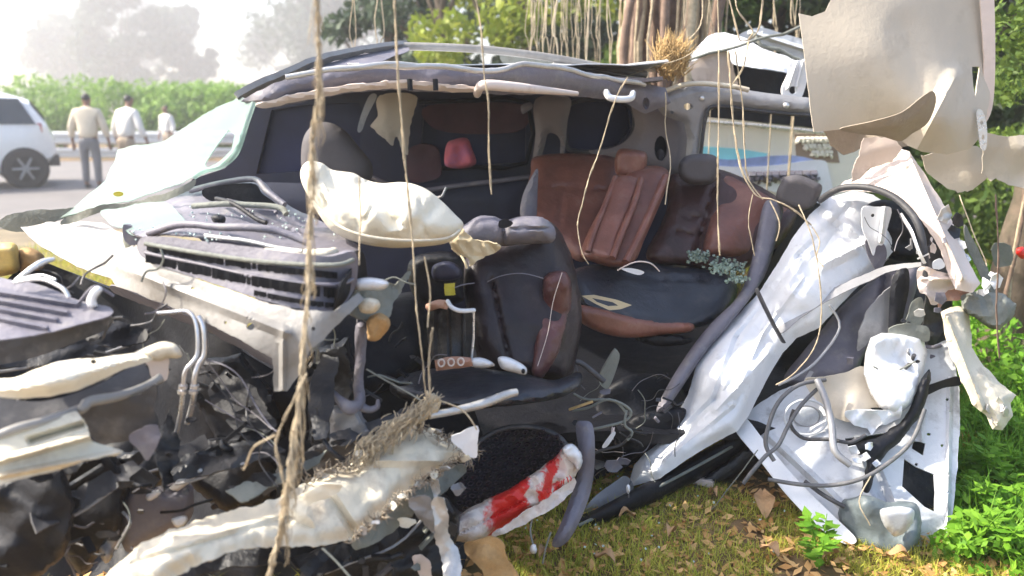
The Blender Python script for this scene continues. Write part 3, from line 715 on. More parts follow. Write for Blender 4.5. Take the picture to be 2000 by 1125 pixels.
# ---- printed board behind the rear window
def board():
    t = thing('printed_board', P(1500, 300, 5.4), 'white and blue printed board seen through the empty rear window', 'board')
    Y = 5.4
    def q(name, pts, mat, dy=0, th=.006, holes=()): return sheet(name, pts, mat, t, D=Y - dy, th=th, res=40, curve=False, sharp=20)
    m_bc = M('board_cream', (.84, .81, .72), .6, var=.05, bump=0); m_cy = M('board_cyan', (.30, .74, .86), .6, var=.15, vs=4, bump=0); m_bl = M('board_blue', (.30, .38, .68), .6, var=.4, vs=5, bump=0, dirt=(.5, .55, .7), da=.4, ds=4); m_bw = M('board_white', (.82, .84, .90), .6, var=.08, bump=0); m_bb = M('board_brown', (.34, .25, .19), .7, var=.15, bump=0)
    q('board_panel', [(1350, 225), (1690, 262), (1690, 440), (1350, 400)], m_bc, 0, .02)
    q('cyan_band', [(1355, 285), (1440, 290), (1500, 300), (1490, 312), (1430, 318), (1355, 300)], m_cy, .006)
    sheet('blue_band', [(1355, 300), (1420, 312), (1500, 305), (1560, 305), (1600, 318), (1550, 326), (1500, 330), (1430, 345), (1355, 312)], m_bl, t, D=Y - .012, th=.004, res=30)
    sheet('white_field', [(1380, 325), (1450, 326), (1520, 322), (1600, 312), (1618, 330), (1618, 400), (1500, 372), (1400, 350)], m_bw, t, D=Y - .018, th=.004, res=30)
    q('brown_panel', [(1552, 262), (1630, 262), (1640, 318), (1556, 314)], m_bb, .006)
    # three rows of pale characters on the brown panel, and bold dark ones on the white field
    R_ = random.Random(4)
    def glyph(cx, cy, s, mat, dy, par):
        L = []
        for k in range(R_.choice((2, 3, 3))):
            a = (cx + R_.uniform(-.5, .5) * s, cy - .5 * s + R_.random() * s); b2 = (cx + R_.uniform(-.5, .5) * s, cy - .5 * s + R_.random() * s)
            L.append(tube3(None, [P(a[0], a[1], Y - dy), P(b2[0], b2[1], Y - dy)], s * .0028, None, seg=4, sm=1))
        L.append(tube3(None, [P(cx - s * .5, cy - s * .55, Y - dy), P(cx + s * .5, cy - s * .55, Y - dy)], s * .0022, None, seg=4, sm=1))
        return merge(L)
    L = []
    for r, (yy, x0, x1) in enumerate([(275, 1560, 1624), (289, 1574, 1624), (302, 1588, 1624)]):
        x = x0
        while x < x1: L.append(glyph(x, yy, 7, None, .012, None)); x += R_.uniform(7.5, 10)
    v, f = merge(L); o = mk('lettering', v, f, m_bc, t); o['kind'] = 'stuff'
    L = []; x = 1468; 
    while x < 1600: L.append(glyph(x, 350 + (x - 1468) * -.02, 13, None, .026, None)); x += 15
    v, f = merge(L); o = mk('lettering', v, f, m_lav, t); o['kind'] = 'stuff'
    tube('top_rim', [(1350, 236, Y - .05), (1480, 246, Y - .05), (1690, 268, Y - .05)], .014, m_chrome, t, sm=1)
    for px in (1362, 1680): bar('post', P(px, 300, Y + .06), Vector((P(px, 300, Y + .06).x, Y + .06, 0)), .05, .05, m_dark, t)
    sheet('dark_canopy', [(1350, 190), (1690, 200), (1690, 258), (1500, 240), (1350, 226)], m_dark, t, D=Y - .12, th=.03, res=30, curve=False)
board()
# ================================================================ THE WRECK
car = thing('wrecked_car', (0.3, 3.4, 0), 'torn open white car wreck with brown leather seats under the hanging roots', 'car')
# ---- cabin shell: floor, far side, roof (world coordinates, car lies roughly along X)
def wq(name, pts, mat, th=.02, parent=car, cr=0):
    """four-cornered panel in world space, subdivided"""
    n = 14; p = [Vector(q) for q in pts]; V = []; 
    nrm = (p[1] - p[0]).cross(p[3] - p[0]).normalized(); s0 = random.random() * 50
    for j in range(n + 1):
        for i in range(n + 1):
            a = p[0].lerp(p[1], i / n); b = p[3].lerp(p[2], i / n); q = a.lerp(b, j / n); V.append(q + nrm * (cr * ridge(q + Vector((s0, 0, 0)), 2.2) if cr else 0))
    m = len(V); F1 = [[j * (n + 1) + i, j * (n + 1) + i + 1, (j + 1) * (n + 1) + i + 1, (j + 1) * (n + 1) + i] for j in range(n) for i in range(n)]
    V2 = [v - nrm * th for v in V]; F2 = [[k + m for k in f[::-1]] for f in F1]
    E = {}
    for f in F1:
        for k in range(4): E[(f[k], f[(k + 1) % 4])] = 1
    F3 = [[b, a, a + m, b + m] for (a, b) in E if (b, a) not in E]
    return mk(name, np.array([tuple(v) for v in V + V2]), F1 + F2 + F3, mat, parent, True, 40)
wq('floor_pan', [(-1.5, 2.55, .30), (1.15, 2.95, .26), (1.5, 4.6, .34), (-1.4, 4.6, .34)], m_dark, .04, cr=.03)
wq('roof_headliner', [(-.52, 2.95, 1.585), (.60, 3.3, 1.60), (.75, 4.5, 1.62), (-1.3, 4.4, 1.60)], m_trimg, .015, cr=.01)
wq('roof_skin', [(-.54, 2.94, 1.63), (.62, 3.3, 1.655), (.76, 4.52, 1.665), (-1.32, 4.42, 1.645)], m_white, .004, cr=.012)
# far side: door shells with window openings and tinted panes
sheet('far_side_shell', [(492, 200), (640, 176), (900, 174), (1300, 182), (1330, 300), (1330, 420), (1330, 640), (1000, 660), (700, 640), (470, 560), (350, 420), (375, 350), (440, 328), (470, 280)], m_navy, car, D=4.42, th=.05, res=26, curve=False,
      holes=[[(530, 215), (600, 204), (700, 200), (708, 212), (700, 326), (600, 334), (500, 340)], [(828, 200), (1028, 200), (1026, 318), (820, 330)], [(1105, 205), (1180, 196), (1226, 206), (1232, 250), (1205, 285), (1160, 294), (1112, 290)]], cr=.004)
fd = sheet('far_door', [(490, 355), (760, 362), (1035, 345), (1040, 600), (760, 630), (500, 600)], m_navy, car, D=4.30, th=.03, res=26, curve=False, bulge=.04, br=40)
sheet('pane', [(520, 212), (600, 199), (715, 193), (710, 333), (600, 341), (490, 348)], m_pane, car, D=4.46, th=.005, res=30, curve=False)
sheet('pane', [(822, 197), (1034, 197), (1030, 322), (815, 333)], m_pane, car, D=4.47, th=.005, res=30, curve=False)
sheet('pane', [(1100, 198), (1235, 195), (1240, 298), (1100, 300)], m_pane, car, D=4.47, th=.005, res=30, curve=False)
tube('window_frame', [(715, 342, 4.26), (800, 372, 4.25), (900, 362, 4.25), (1040, 345, 4.25)], .012, m_lav, car)
tube('window_frame', [(818, 200, 4.36), (930, 196, 4.36), (1030, 200, 4.36), (1028, 318, 4.36), (925, 326, 4.36), (818, 332, 4.36)], .013, m_dark, car, sm=2)
tube('window_frame', [(1100, 215, 4.33), (1130, 196, 4.33), (1200, 196, 4.33), (1236, 215, 4.33), (1234, 262, 4.33), (1200, 294, 4.33), (1140, 296, 4.33), (1106, 285, 4.33), (1100, 215, 4.33)], .012, m_rub, car)
sheet('armrest_trim', [(820, 395), (900, 388), (1030, 372), (1030, 400), (900, 412), (830, 415)], m_lav, fd, D=4.22, th=.03, res=14) if False else None
sheet('window_reflection', [(836, 206), (1020, 204), (1024, 250), (950, 262), (850, 252)], m_maroon, car, D=4.40, th=.02, res=16, cr=.02)  # maroon sheet added before the pane, stands for a warm reflection
sheet('door_reflection', [(800, 290), (850, 286), (862, 330), (850, 350), (800, 352)], m_maroon, car, D=4.28, th=.02, res=12, cr=.02)  # second added maroon sheet, a warm reflection put in as colour
tube('door_pull', [(846, 386, 4.18), (862, 384, 4.15), (868, 374, 4.15), (872, 366, 4.15)], .007, m_chrome, car)
# B pillar trim, curtain like torn end
sheet('pillar_trim', [(742, 186), (812, 186), (806, 225), (800, 262), (796, 300), (786, 298), (780, 276), (770, 268), (765, 285), (752, 272), (742, 266), (728, 252), (724, 244), (736, 225)], m_tan, car, D=4.12, th=.012, res=9, jag=2, bulge=.02, br=20, cr=.006)
sheet('seat_belt', [(722, 186), (736, 188), (718, 225), (706, 256), (698, 254), (706, 222)], m_grey, car, D=4.02, th=.004, res=10)
pillow('driver_seat_back', [(598, 258), (630, 238), (670, 252), (705, 292), (728, 325), (715, 360), (640, 380), (596, 350), (588, 300)], m_hr, car, D=3.95, T=.16, R=40)
sheet('pillar_trim', [(1046, 194), (1112, 190), (1108, 240), (1102, 300), (1094, 300), (1094, 275), (1084, 262), (1070, 262), (1064, 285), (1052, 318), (1040, 318), (1046, 262)], m_trimg, car, D=4.15, th=.02, res=9, bulge=.03, br=14)
pillow('trim_hook', [(1018, 206), (1036, 200), (1040, 210), (1030, 218), (1020, 222)], m_lav, car, D=4.12, T=.03, R=8, res=6)
sheet('quarter_trim', [(1238, 186), (1345, 222), (1348, 330), (1300, 350), (1250, 330), (1215, 315), (1165, 305), (1152, 294), (1190, 290), (1222, 275), (1240, 245)], m_trimg, car, D=4.05, th=.02, res=12, bulge=.05, br=30, holes=[circ(1291, 290, 13, 25, 14)])
sheet('speaker_backing', circ(1291, 290, 17, 30, 14), m_dark, car, D=4.09, th=.01, res=10)
pillow('speaker', circ(1290, 303, 8, 12, 12), m_hr, car, D=4.05, T=.03, R=9, res=5)
# rear opening frame, top right of the seats
fr = sheet('rear_frame', [(1262, 186), (1300, 180), (1345, 166), (1420, 170), (1500, 182), (1592, 192), (1592, 226), (1500, 219), (1440, 210), (1405, 207), (1382, 218), (1374, 240), (1368, 300), (1370, 345), (1336, 345), (1342, 270), (1336, 240), (1296, 226)], m_grey, car, D=3.9, th=.03, res=10, curve=False, bulge=.03, br=14, cr=.004, holes=[circ(1344, 208, 9, 7), circ(1312, 219, 3)])
pillow('frame_bolt', circ(1536, 206, 6), m_chrome, fr, D=3.86, T=.02, R=5, res=4); pillow('frame_bolt', circ(1371, 192, 5), m_chrome, fr, D=3.86, T=.02, R=5, res=4)
tube('frame_seal', [(1592, 226, 3.88), (1500, 219, 3.88), (1405, 208, 3.88), (1380, 222, 3.88), (1369, 300, 3.88)], .009, m_rub, fr)
tube('frame_flange', [(1266, 184, 3.86), (1300, 178, 3.86), (1345, 164, 3.86), (1420, 168, 3.86), (1462, 176, 3.86)], .012, m_cream, fr, wob=.006)
sheet('door_hinge_bracket', [(1545, 122), (1582, 118), (1578, 150), (1566, 190), (1552, 198), (1532, 190), (1528, 172), (1540, 145)], m_white, car, D=3.95, th=.02, res=7, holes=[circ(1549, 176, 8)], folds=[(1556, 122, 1540, 170, 4, .02), (1568, 122, 1556, 170, 4, .02)])
# near side roof rail: grey upper, pale lower strip, inner grip handles
rp = sheet('roof_rail_panel', [(470, 198, 2.62), (520, 168, 2.6), (580, 146, 2.62), (640, 134, 2.66), (720, 126, 2.7), (820, 128, 2.8), (900, 132, 2.85), (980, 133, 2.9), (1060, 128, 3.0), (1150, 142, 3.15), (1230, 158, 3.3), (1300, 172, 3.4), (1310, 200, 3.4), (1262, 224, 3.4), (1216, 200, 3.3), (1150, 190, 3.2), (1060, 186, 3.05), (960, 184, 2.95), (860, 180, 2.85), (760, 176, 2.78), (680, 182, 2.72), (600, 196, 2.68), (520, 214, 2.62)], m_lav, car, th=.03, res=10, cr=.02, crf=5, jag=2.0, bulge=.03, br=22, curve=False, holes=[circ(1262, 202, 7, 12)])
sheet('pale_rail_edge', [(500, 204), (560, 188), (640, 172), (740, 160), (800, 156), (870, 164), (930, 170), (926, 180), (860, 178), (780, 174), (700, 178), (600, 194), (520, 212)], m_pink, car, D=[(500, 204, 2.58), (640, 172, 2.62), (800, 160, 2.70), (930, 175, 2.84)], th=.012, res=9, jag=1.5, bulge=.015, br=8, cr=.006)
for a in [(800, 170, 2.67), (850, 170, 2.72)]: tube('rail_clip', [(a[0], a[1] - 16, a[2]), (a[0] + 1, a[1] + 7, a[2])], .009, m_dark, car, sm=1)
tube('grip_handle', [(932, 184, 2.86), (936, 172, 2.80), (950, 166, 2.78), (1000, 170, 2.82), (1060, 176, 2.9), (1128, 183, 3.0)], [.014, .016, .018, .018, .014, .008], m_pink, car)
tube('grip_handle', [(1184, 180, 3.15), (1190, 190, 3.08), (1210, 194, 3.08), (1232, 192, 3.12), (1236, 182, 3.2)], .013, m_white, car)
tube('drip_channel', [(660, 136, 2.62), (760, 128, 2.68), (900, 132, 2.78), (985, 136, 2.85), (1040, 124, 2.92), (1140, 142, 3.05), (1190, 152, 3.15), (1260, 165, 3.3)], .010, m_bare, car, wob=.012)
tube('torn_edge', [(560, 150, 2.56), (640, 135, 2.6), (730, 128, 2.65), (820, 128, 2.72)], .009, m_bare, car, wob=.01)
# upper roof edge and rack rail that stand above a gap
sheet('folded_roof_corner', [(600, 132), (660, 108), (730, 96), (780, 88), (800, 96), (770, 108), (740, 122), (690, 130), (620, 142)], m_lav, car, D=[(600, 132, 3.0), (780, 90, 3.5), (690, 130, 3.0), (760, 110, 3.3)], th=.006, res=10, cr=.03, jag=2)
sheet('roof_edge_strip', [(470, 186), (560, 144), (640, 112), (720, 96), (780, 87), (800, 86), (780, 96), (700, 108), (620, 130), (540, 162), (480, 194)], m_cowl, car, D=[(470, 188, 2.7), (640, 118, 3.05), (790, 88, 3.5), (560, 150, 2.85)], th=.02, res=9, jag=1)
tube('roof_rack_rail', [(772, 90, 3.5), (860, 92, 3.52), (960, 98, 3.55), (1080, 113, 3.6), (1180, 132, 3.65), (1262, 146, 3.7)], .017, m_cowl, car)
tube('roof_rack_rail', [(1080, 124, 3.62), (1180, 140, 3.66), (1258, 153, 3.7)], .008, m_bare, car, wob=.004)
sheet('rear_roof_strip', [(980, 104), (1080, 118), (1180, 138), (1262, 152), (1262, 172), (1180, 156), (1100, 140), (1000, 132)], m_sage, car, D=3.75, th=.01, res=12, jag=2, cr=.01)
# ---- windscreen
def glassmat():
    m = bpy.data.materials.new('shattered_glass'); m.use_nodes = True; t = m.node_tree; N = t.nodes; L = t.links; b = N['Principled BSDF']
    tc = N.new('ShaderNodeTexCoord'); v = N.new('ShaderNodeTexVoronoi'); v.feature = 'DISTANCE_TO_EDGE'; v.inputs['Scale'].default_value = 55; L.new(tc.outputs['Object'], v.inputs['Vector'])
    n = N.new('ShaderNodeTexNoise'); n.inputs['Scale'].default_value = 4; L.new(tc.outputs['Object'], n.inputs['Vector'])
    r = N.new('ShaderNodeValToRGB'); r.color_ramp.elements[0].color = (.60, .68, .65, 1); r.color_ramp.elements[0].position = .3; r.color_ramp.elements[1].color = (.48, .60, .56, 1); r.color_ramp.elements[1].position = .7; L.new(n.outputs[0], r.inputs[0])
    L.new(r.outputs[0], b.inputs['Base Color']); b.inputs['Roughness'].default_value = .35
    bp = N.new('ShaderNodeBump'); bp.inputs['Strength'].default_value = .35; L.new(v.outputs['Distance'], bp.inputs['Height']); L.new(bp.outputs[0], b.inputs['Normal'])
    tl = N.new('ShaderNodeBsdfTranslucent'); tl.inputs[0].default_value = (.40, .52, .48, 1); tp = N.new('ShaderNodeBsdfTransparent'); tp.inputs[0].default_value = (.82, .93, .89, 1)
    m1 = N.new('ShaderNodeMixShader'); m1.inputs[0].default_value = .35; L.new(b.outputs[0], m1.inputs[1]); L.new(tl.outputs[0], m1.inputs[2])
    m2 = N.new('ShaderNodeMixShader'); m2.inputs[0].default_value = .6; L.new(m1.outputs[0], m2.inputs[1]); L.new(tp.outputs[0], m2.inputs[2]); L.new(m2.outputs[0], N['Material Output'].inputs[0]); return m
m_shat = glassmat()
ws = sheet('windscreen', [(118, 425), (150, 400), (205, 352), (222, 318), (228, 292), (262, 284), (318, 277), (350, 256), (400, 222), (440, 202), (466, 190), (492, 196), (478, 235), (466, 275), (455, 300), (430, 322), (398, 338), (378, 345), (350, 358), (300, 376), (255, 392), (205, 400), (160, 412)], m_shat, car, D=[(118, 425, 3.05), (300, 303, 3.0), (466, 190, 2.75), (478, 235, 2.5), (398, 338, 2.55), (300, 376, 2.75), (380, 290, 2.72)], th=.006, res=8, lum=.03, lf=3.5, cr=.022, crf=5, jag=1.5, curve=False, holes=[[(446, 254), (458, 262), (452, 292), (428, 316), (404, 328), (400, 320), (418, 292)]])
tube('windscreen_seal', [(496, 200, 2.48), (482, 240, 2.46), (468, 285, 2.46), (455, 308, 2.46), (430, 326, 2.48), (398, 334, 2.5), (380, 346, 2.52)], .008, m_shat, ws)
sheet('windscreen_sticker', circ(231, 379, 10, 5, 12), m_yel, ws, D=2.80, th=.002, res=6)
sheet('glass_flap', [(190, 402), (255, 396), (300, 385), (350, 366), (380, 352), (368, 372), (300, 398), (250, 404), (205, 412), (170, 424), (120, 440), (130, 426)], m_sage, car, D=[(190, 402, 2.72), (370, 358, 2.5), (130, 430, 2.85)], th=.006, res=9, jag=2, cr=.01)
# draped milky laminated glass on the cowl
sheet('laminated_glass_scrap', [(196, 412), (250, 402), (320, 395), (345, 412), (366, 436), (340, 444), (300, 452), (262, 462), (240, 446), (215, 436)], m_shat, car, D=[(196, 412, 2.62), (345, 412, 2.4), (262, 462, 2.36), (300, 430, 2.40)], th=.005, res=9, cr=.012, jag=2.5)
# ---- dashboard
db = sheet('dashboard_top', [(235, 412, 2.75), (300, 390, 2.75), (370, 372, 2.75), (450, 352, 2.8), (505, 350, 2.8), (560, 398, 2.7), (600, 420, 2.6), (660, 450, 2.45), (700, 482, 2.3), (692, 500, 2.2), (600, 492, 2.15), (500, 478, 2.12), (400, 462, 2.14), (330, 458, 2.2), (275, 462, 2.3), (240, 440, 2.5)], m_lav, car, th=.01, res=8, cr=.035, crf=5, lum=.02, jag=1.5, folds=[(360, 402, 540, 412, 9, .03), (340, 440, 560, 446, 8, .035), (540, 412, 600, 470, 7, .02), (430, 380, 520, 430, 6, .02)])
tube('instrument_hood', [(372, 372, 2.68), (430, 358, 2.62), (496, 350, 2.6), (520, 372, 2.55), (556, 400, 2.5)], .010, m_lav, db)
sheet('instrument_recess', [(400, 368), (490, 358), (512, 378), (540, 402), (480, 396), (410, 392)], m_dark, db, D=2.58, th=.008, res=10, cr=.01)
tube('dash_rib', [(376, 402, 2.42), (440, 398, 2.38), (540, 404, 2.36), (560, 418, 2.34)], .009, m_sage, db, wob=.006)
tube('dash_rib', [(420, 388, 2.45), (460, 400, 2.36), (500, 428, 2.3), (520, 436, 2.28)], .007, m_dark, db, wob=.006)
tube('dash_rib', [(290, 456, 2.26), (345, 440, 2.2), (430, 444, 2.14), (500, 446, 2.12), (545, 452, 2.12), (600, 478, 2.1)], .011, m_lav, db, wob=.006)
tube('dash_duct', [(520, 490, 2.06), (590, 497, 2.03), (640, 496, 2.02), (655, 490, 2.04)], [.012, .014, .014, .01], m_cream, db)
tube('dash_rib', [(400, 462, 2.1), (470, 470, 2.07), (540, 484, 2.05), (590, 492, 2.02)], .006, m_bare, db, wob=.004)
pillow('dash_knob', [(412, 424), (424, 418), (440, 424), (438, 436), (422, 440)], m_dark, db, D=2.2, T=.04, R=10, res=6) 
# heater case with two rows of upright fins
hc = sheet('heater_case', [(282, 462, 2.16), (400, 472, 2.06), (520, 486, 1.98), (640, 500, 1.94), (694, 492, 1.98), (698, 540, 1.99), (690, 570, 2.0), (655, 612, 1.93), (600, 606, 1.90), (520, 588, 1.92), (400, 548, 2.02), (282, 505, 2.14)], m_lav, car, th=.02, res=11, jag=.8)
sheet('heater_case_side', [(694, 492), (712, 498), (716, 560), (690, 592), (655, 614), (664, 560), (690, 520)], m_dark, hc, D=[(694, 492, 1.98), (715, 500, 2.15), (690, 592, 2.05), (655, 614, 1.95)], th=.01, res=9)
for nm, a, b, cnt in [('upper', (286, 484), (640, 520), 52), ('lower', (284, 502), (655, 575), 64)]: pass
hcf = field([(282, 462, 2.16), (400, 472, 2.06), (520, 486, 1.98), (640, 500, 1.94), (694, 492, 1.98), (698, 540, 1.99), (690, 570, 2.0), (655, 612, 1.93), (600, 606, 1.90), (520, 588, 1.92), (400, 548, 2.02), (282, 505, 2.14)])
fin = None
def finrow(x0, y0, x1, y1, n, h, sag):
    global fin
    for i in range(n):
        t = i / (n - 1); x = x0 + (x1 - x0) * t; y = y0 + (y1 - y0) * t + sag * math.sin(math.pi * t)
        Y = float(hcf(np.array([[x, y]]))[0]) - .006
        if random.random() < .06: continue
        a = P(x, y - h / 2, Y); b = P(x + random.uniform(-1, 1), y + h / 2 + random.uniform(-2, 1), Y)
        if fin is None: fin = bar('vent_fin', Vector((0, 0, 0)), Vector((0, 0, .03)), .0013, .010, m_dark, None); fmesh = fin.data; COL.objects.unlink(fin); bpy.data.objects.remove(fin); fin = fmesh
        o = bpy.data.objects.new('vent_fin', fin); COL.objects.link(o); o.location = (a + b) / 2; d = (b - a); o.rotation_euler = (0, math.atan2(d.x, d.z), random.uniform(-.2, .2)); o.scale = (1, 1, d.length / .03)
        o.parent = hc; o.location = o.location - wloc(hc)
finrow(290, 484, 655, 538, 70, 13, 6)
finrow(288, 503, 660, 574, 78, 20, 6)
finrow(500, 572, 655, 597, 30, 10, 3)
tube('case_ridge', [(284, 494, 2.13), (400, 518, 2.03), (520, 545, 1.94), (650, 556, 1.92), (690, 545, 1.98)], .005, m_lav, hc)
tube('case_ridge', [(284, 476, 2.12), (400, 496, 2.02), (520, 512, 1.95), (650, 518, 1.92), (690, 508, 1.96)], .006, m_sage, hc)
# cowl beam
cw = sheet('cowl_beam', [(40, 445, 3.0), (90, 435, 3.0), (140, 430, 2.9), (200, 436, 2.8), (255, 462, 2.55), (285, 505, 2.2), (400, 550, 2.02), (500, 584, 1.92), (580, 606, 1.88), (655, 606, 1.88), (700, 572, 1.96), (712, 584, 1.96), (672, 622, 1.9), (632, 664, 1.86), (606, 680, 1.84), (590, 720, 1.86), (562, 764, 1.86), (534, 766, 1.86), (532, 700, 1.86), (478, 668, 1.88), (428, 642, 1.93), (330, 598, 2.1), (228, 558, 2.35), (218, 545, 2.4), (150, 520, 2.6), (80, 480, 2.85)], m_cowl, car, th=.008, res=10, curve=False, cr=.006, crf=4, jag=1.6, holes=[circ(489, 638, 8, 7), circ(612, 642, 4), circ(440, 630, 3), circ(376, 563, 4, 2)], folds=[(100, 470, 330, 560, 12, .02), (330, 560, 560, 650, 14, .02), (552, 650, 552, 760, 8, .015)])
sheet('cowl_lower_lip', [(228, 560), (330, 600), (430, 644), (480, 670), (534, 702), (534, 716), (476, 684), (420, 656), (320, 612), (226, 572)], m_lav, car, D=[(228, 560, 2.38), (330, 600, 2.13), (430, 644, 1.96), (534, 702, 1.89)], th=.01, res=10, jag=2, cr=.01)
sheet('cowl_side', [(0, 428), (60, 412), (110, 410), (170, 404), (160, 420), (110, 432), (80, 446), (40, 452), (0, 446)], m_sage, car, D=3.05, th=.01, res=10, cr=.03, jag=3)
pillow('rubber_grommet', [(240, 462), (262, 456), (272, 472), (262, 490), (246, 486)], m_sage, car, D=[(240, 462, 2.48)], T=.05, R=14, res=6)
sheet('hinge_tab', [(240, 440), (262, 444), (276, 462), (262, 480), (244, 470)], m_lav, car, D=2.42, th=.02, res=6, jag=1)
# ---- passenger airbag and front seat
ab = pillow('airbag', [(588, 330), (602, 315), (628, 318), (650, 332), (690, 338), (712, 350), (745, 358), (790, 356), (830, 368), (862, 392), (888, 418), (905, 438), (893, 462), (868, 476), (820, 482), (760, 484), (700, 474), (650, 452), (622, 418), (600, 380), (588, 352)], m_air, car, D=[(588, 330, 2.35), (905, 438, 2.4), (740, 420, 2.3), (700, 474, 2.3), (700, 350, 2.4)], T=.30, R=80, res=8, lum=.02, lf=4, cr=.014, crf=7, grooves=[(712, 352, 770, 430, 22, .05), (640, 345, 700, 440, 18, .03), (860, 395, 800, 455, 18, .02), (660, 360, 690, 420, 7, .018), (770, 372, 790, 440, 7, .015), (820, 385, 830, 460, 6, .015), (620, 350, 640, 400, 6, .015), (740, 380, 700, 455, 6, .014)])
tube('airbag_seam', [(612, 392, 2.17), (660, 440, 2.12), (720, 462, 2.10), (800, 470, 2.13), (870, 466, 2.22), (898, 450, 2.32)], .004, m_cream, ab)
fs = pillow('front_seat_back', [(912, 500), (950, 468), (1010, 448), (1062, 430), (1092, 448), (1112, 490), (1128, 545), (1136, 620), (1128, 690), (1108, 740), (1060, 748), (990, 742), (940, 715), (920, 640), (905, 560)], m_seatk, car, D=[(912, 500, 2.75), (1128, 545, 2.8), (1108, 740, 2.7), (940, 715, 2.6), (1010, 448, 2.85)], T=.24, R=45, res=9, lum=.03, lf=5, cr=.03, crf=4, jag=1.5, grooves=[(960, 548, 1000, 730, 8, .02)])
pillow('seat_bolster', [(1062, 545), (1090, 528), (1112, 540), (1116, 590), (1104, 650), (1080, 715), (1052, 742), (1034, 720), (1040, 650), (1054, 600)], m_bolst, fs, D=[(1062, 545, 2.66), (1116, 590, 2.68), (1052, 742, 2.58)], T=.12, R=20, res=6, lum=.02, lf=9, cr=.02, crf=9, jag=1.5)
pillow('seat_insert', [(965, 556), (1010, 538), (1050, 545), (1046, 600), (1034, 660), (1030, 728), (985, 728), (955, 690), (950, 620)], m_leathd, fs, D=2.68, T=.08, R=24, res=7, lum=.02, lf=7, cr=.02, crf=7, grooves=[(1006, 545, 990, 725, 6, .015)])
tube('seam', [(935, 560, 2.62), (975, 540, 2.6), (1020, 534, 2.58), (1062, 544, 2.58)], .0018, m_lav, fs)
tube('seam', [(1098, 532, 2.60), (1080, 590, 2.58), (1070, 650, 2.56), (1050, 715, 2.52)], .0013, m_pink, fs)
pillow('front_headrest', [(893, 462), (905, 440), (932, 424), (965, 422), (985, 430), (1010, 424), (1052, 424), (1078, 436), (1086, 456), (1074, 474), (1030, 478), (980, 482), (930, 486), (902, 482)], m_lav, car, D=2.62, T=.13, R=26, res=8, lum=.02, lf=9, jag=1.5, grooves=[(985, 428, 982, 482, 7, .03), (990, 448, 1075, 446, 4, .012)])
sheet('headrest_tear', [(975, 432), (990, 428), (1002, 436), (990, 444), (976, 444)], m_dark, car, D=2.545, th=.006, res=5, jag=1)
sheet('torn_foam', [(880, 462), (900, 446), (915, 462), (935, 470), (978, 478), (958, 496), (935, 508), (922, 520), (914, 504), (895, 498), (882, 484)], m_card, car, D=2.50, th=.008, res=6, cr=.03, crf=12, jag=2.5)
tube('torn_foam', [(900, 498, 2.5), (908, 512, 2.48), (912, 524, 2.48)], .004, m_card, car)
pillow('front_seat_cushion', [(770, 742), (830, 722), (920, 718), (1010, 726), (1080, 742), (1130, 726), (1134, 752), (1090, 778), (1000, 792), (900, 800), (820, 790), (765, 768)], m_blkl, car, D=[(770, 742, 2.5), (1130, 726, 2.6), (900, 800, 2.3), (1000, 740, 2.5)], T=.20, R=30, res=11)
tube('seat_rail', [(1180, 745, 2.6), (1140, 712, 2.6), (1124, 706, 2.6)], .01, m_rub, car)
# console, tower and canisters around the footwell
pillow('console_box', [(800, 510), (845, 492), (900, 500), (905, 560), (900, 590), (830, 596), (800, 560)], m_dark, car, D=2.6, T=.18, R=16, res=9)
pillow('console_pad', [(845, 520), (875, 510), (900, 524), (896, 545), (850, 548)], m_navy, car, D=2.5, T=.07, R=12, res=7)
st = sheet('seat_tower', [(836, 600, 2.44), (880, 603, 2.36), (926, 606, 2.40), (926, 660, 2.40), (922, 702, 2.40), (880, 704, 2.35), (838, 702, 2.44), (834, 650, 2.45)], m_dark2, car, th=.02, res=8, curve=False, folds=[(855, 610, 855, 700, 7, -.012), (905, 610, 905, 700, 5, .012), (878, 610, 878, 700, 5, -.008)])
tube('tower_flange', [(838, 600, 2.42), (856, 594, 2.38), (872, 596, 2.36)], .014, m_rust, st)
tube('tower_lip', [(874, 588, 2.36), (882, 600, 2.33), (900, 607, 2.33), (926, 606, 2.38)], .007, m_white, st)
tube('tower_edge', [(925, 608, 2.38), (925, 660, 2.38), (921, 700, 2.38)], .004, m_chrome, st, sm=1)
cn = sheet('connector_strip', [(848, 704), (870, 698), (900, 696), (920, 698), (924, 714), (900, 719), (870, 722), (852, 724)], m_rust, st, D=2.34, th=.012, res=6, bulge=.015, br=9, curve=False, jag=.8)
for x in (862, 881, 900): tube('ring', [(x + 6 * math.cos(q), 709 + 7 * math.sin(q) - (x - 862) * .06, 2.315) for q in [k * math.pi / 4 for k in range(9)]], .003, m_pink, cn, sm=2)
pillow('white_plug', [(918, 702), (936, 698), (956, 704), (966, 714), (946, 719), (922, 716)], m_white, car, D=2.36, T=.05, R=8, res=6)
wp = pillow('white_canister', [(972, 700), (986, 696), (1008, 704), (1028, 718), (1026, 732), (1006, 728), (980, 720)], m_white, car, D=2.34, T=.06, R=10, res=6)
pillow('canister_hole', circ(1022, 725, 4, 5), m_dark, wp, D=2.30, T=.02, R=4, res=4)
sheet('yellow_label', [(867, 554), (888, 552), (890, 576), (870, 578)], m_yel, car, D=2.46, th=.004, res=5, curve=False, jag=1, cr=.01, crf=14)
tube('label_string', [(888, 562, 2.45), (905, 556, 2.46), (926, 553, 2.5)], .002, m_lav, car)
pillow('dark_bracket', [(640, 620), (700, 600), (800, 570), (830, 600), (836, 700), (760, 760), (660, 790), (600, 760), (610, 680)], m_dark, car, D=[(640, 620, 2.7), (836, 700, 2.75), (660, 790, 2.5), (700, 600, 2.8)], T=.2, R=50, res=14, cr=.03, lum=.04)
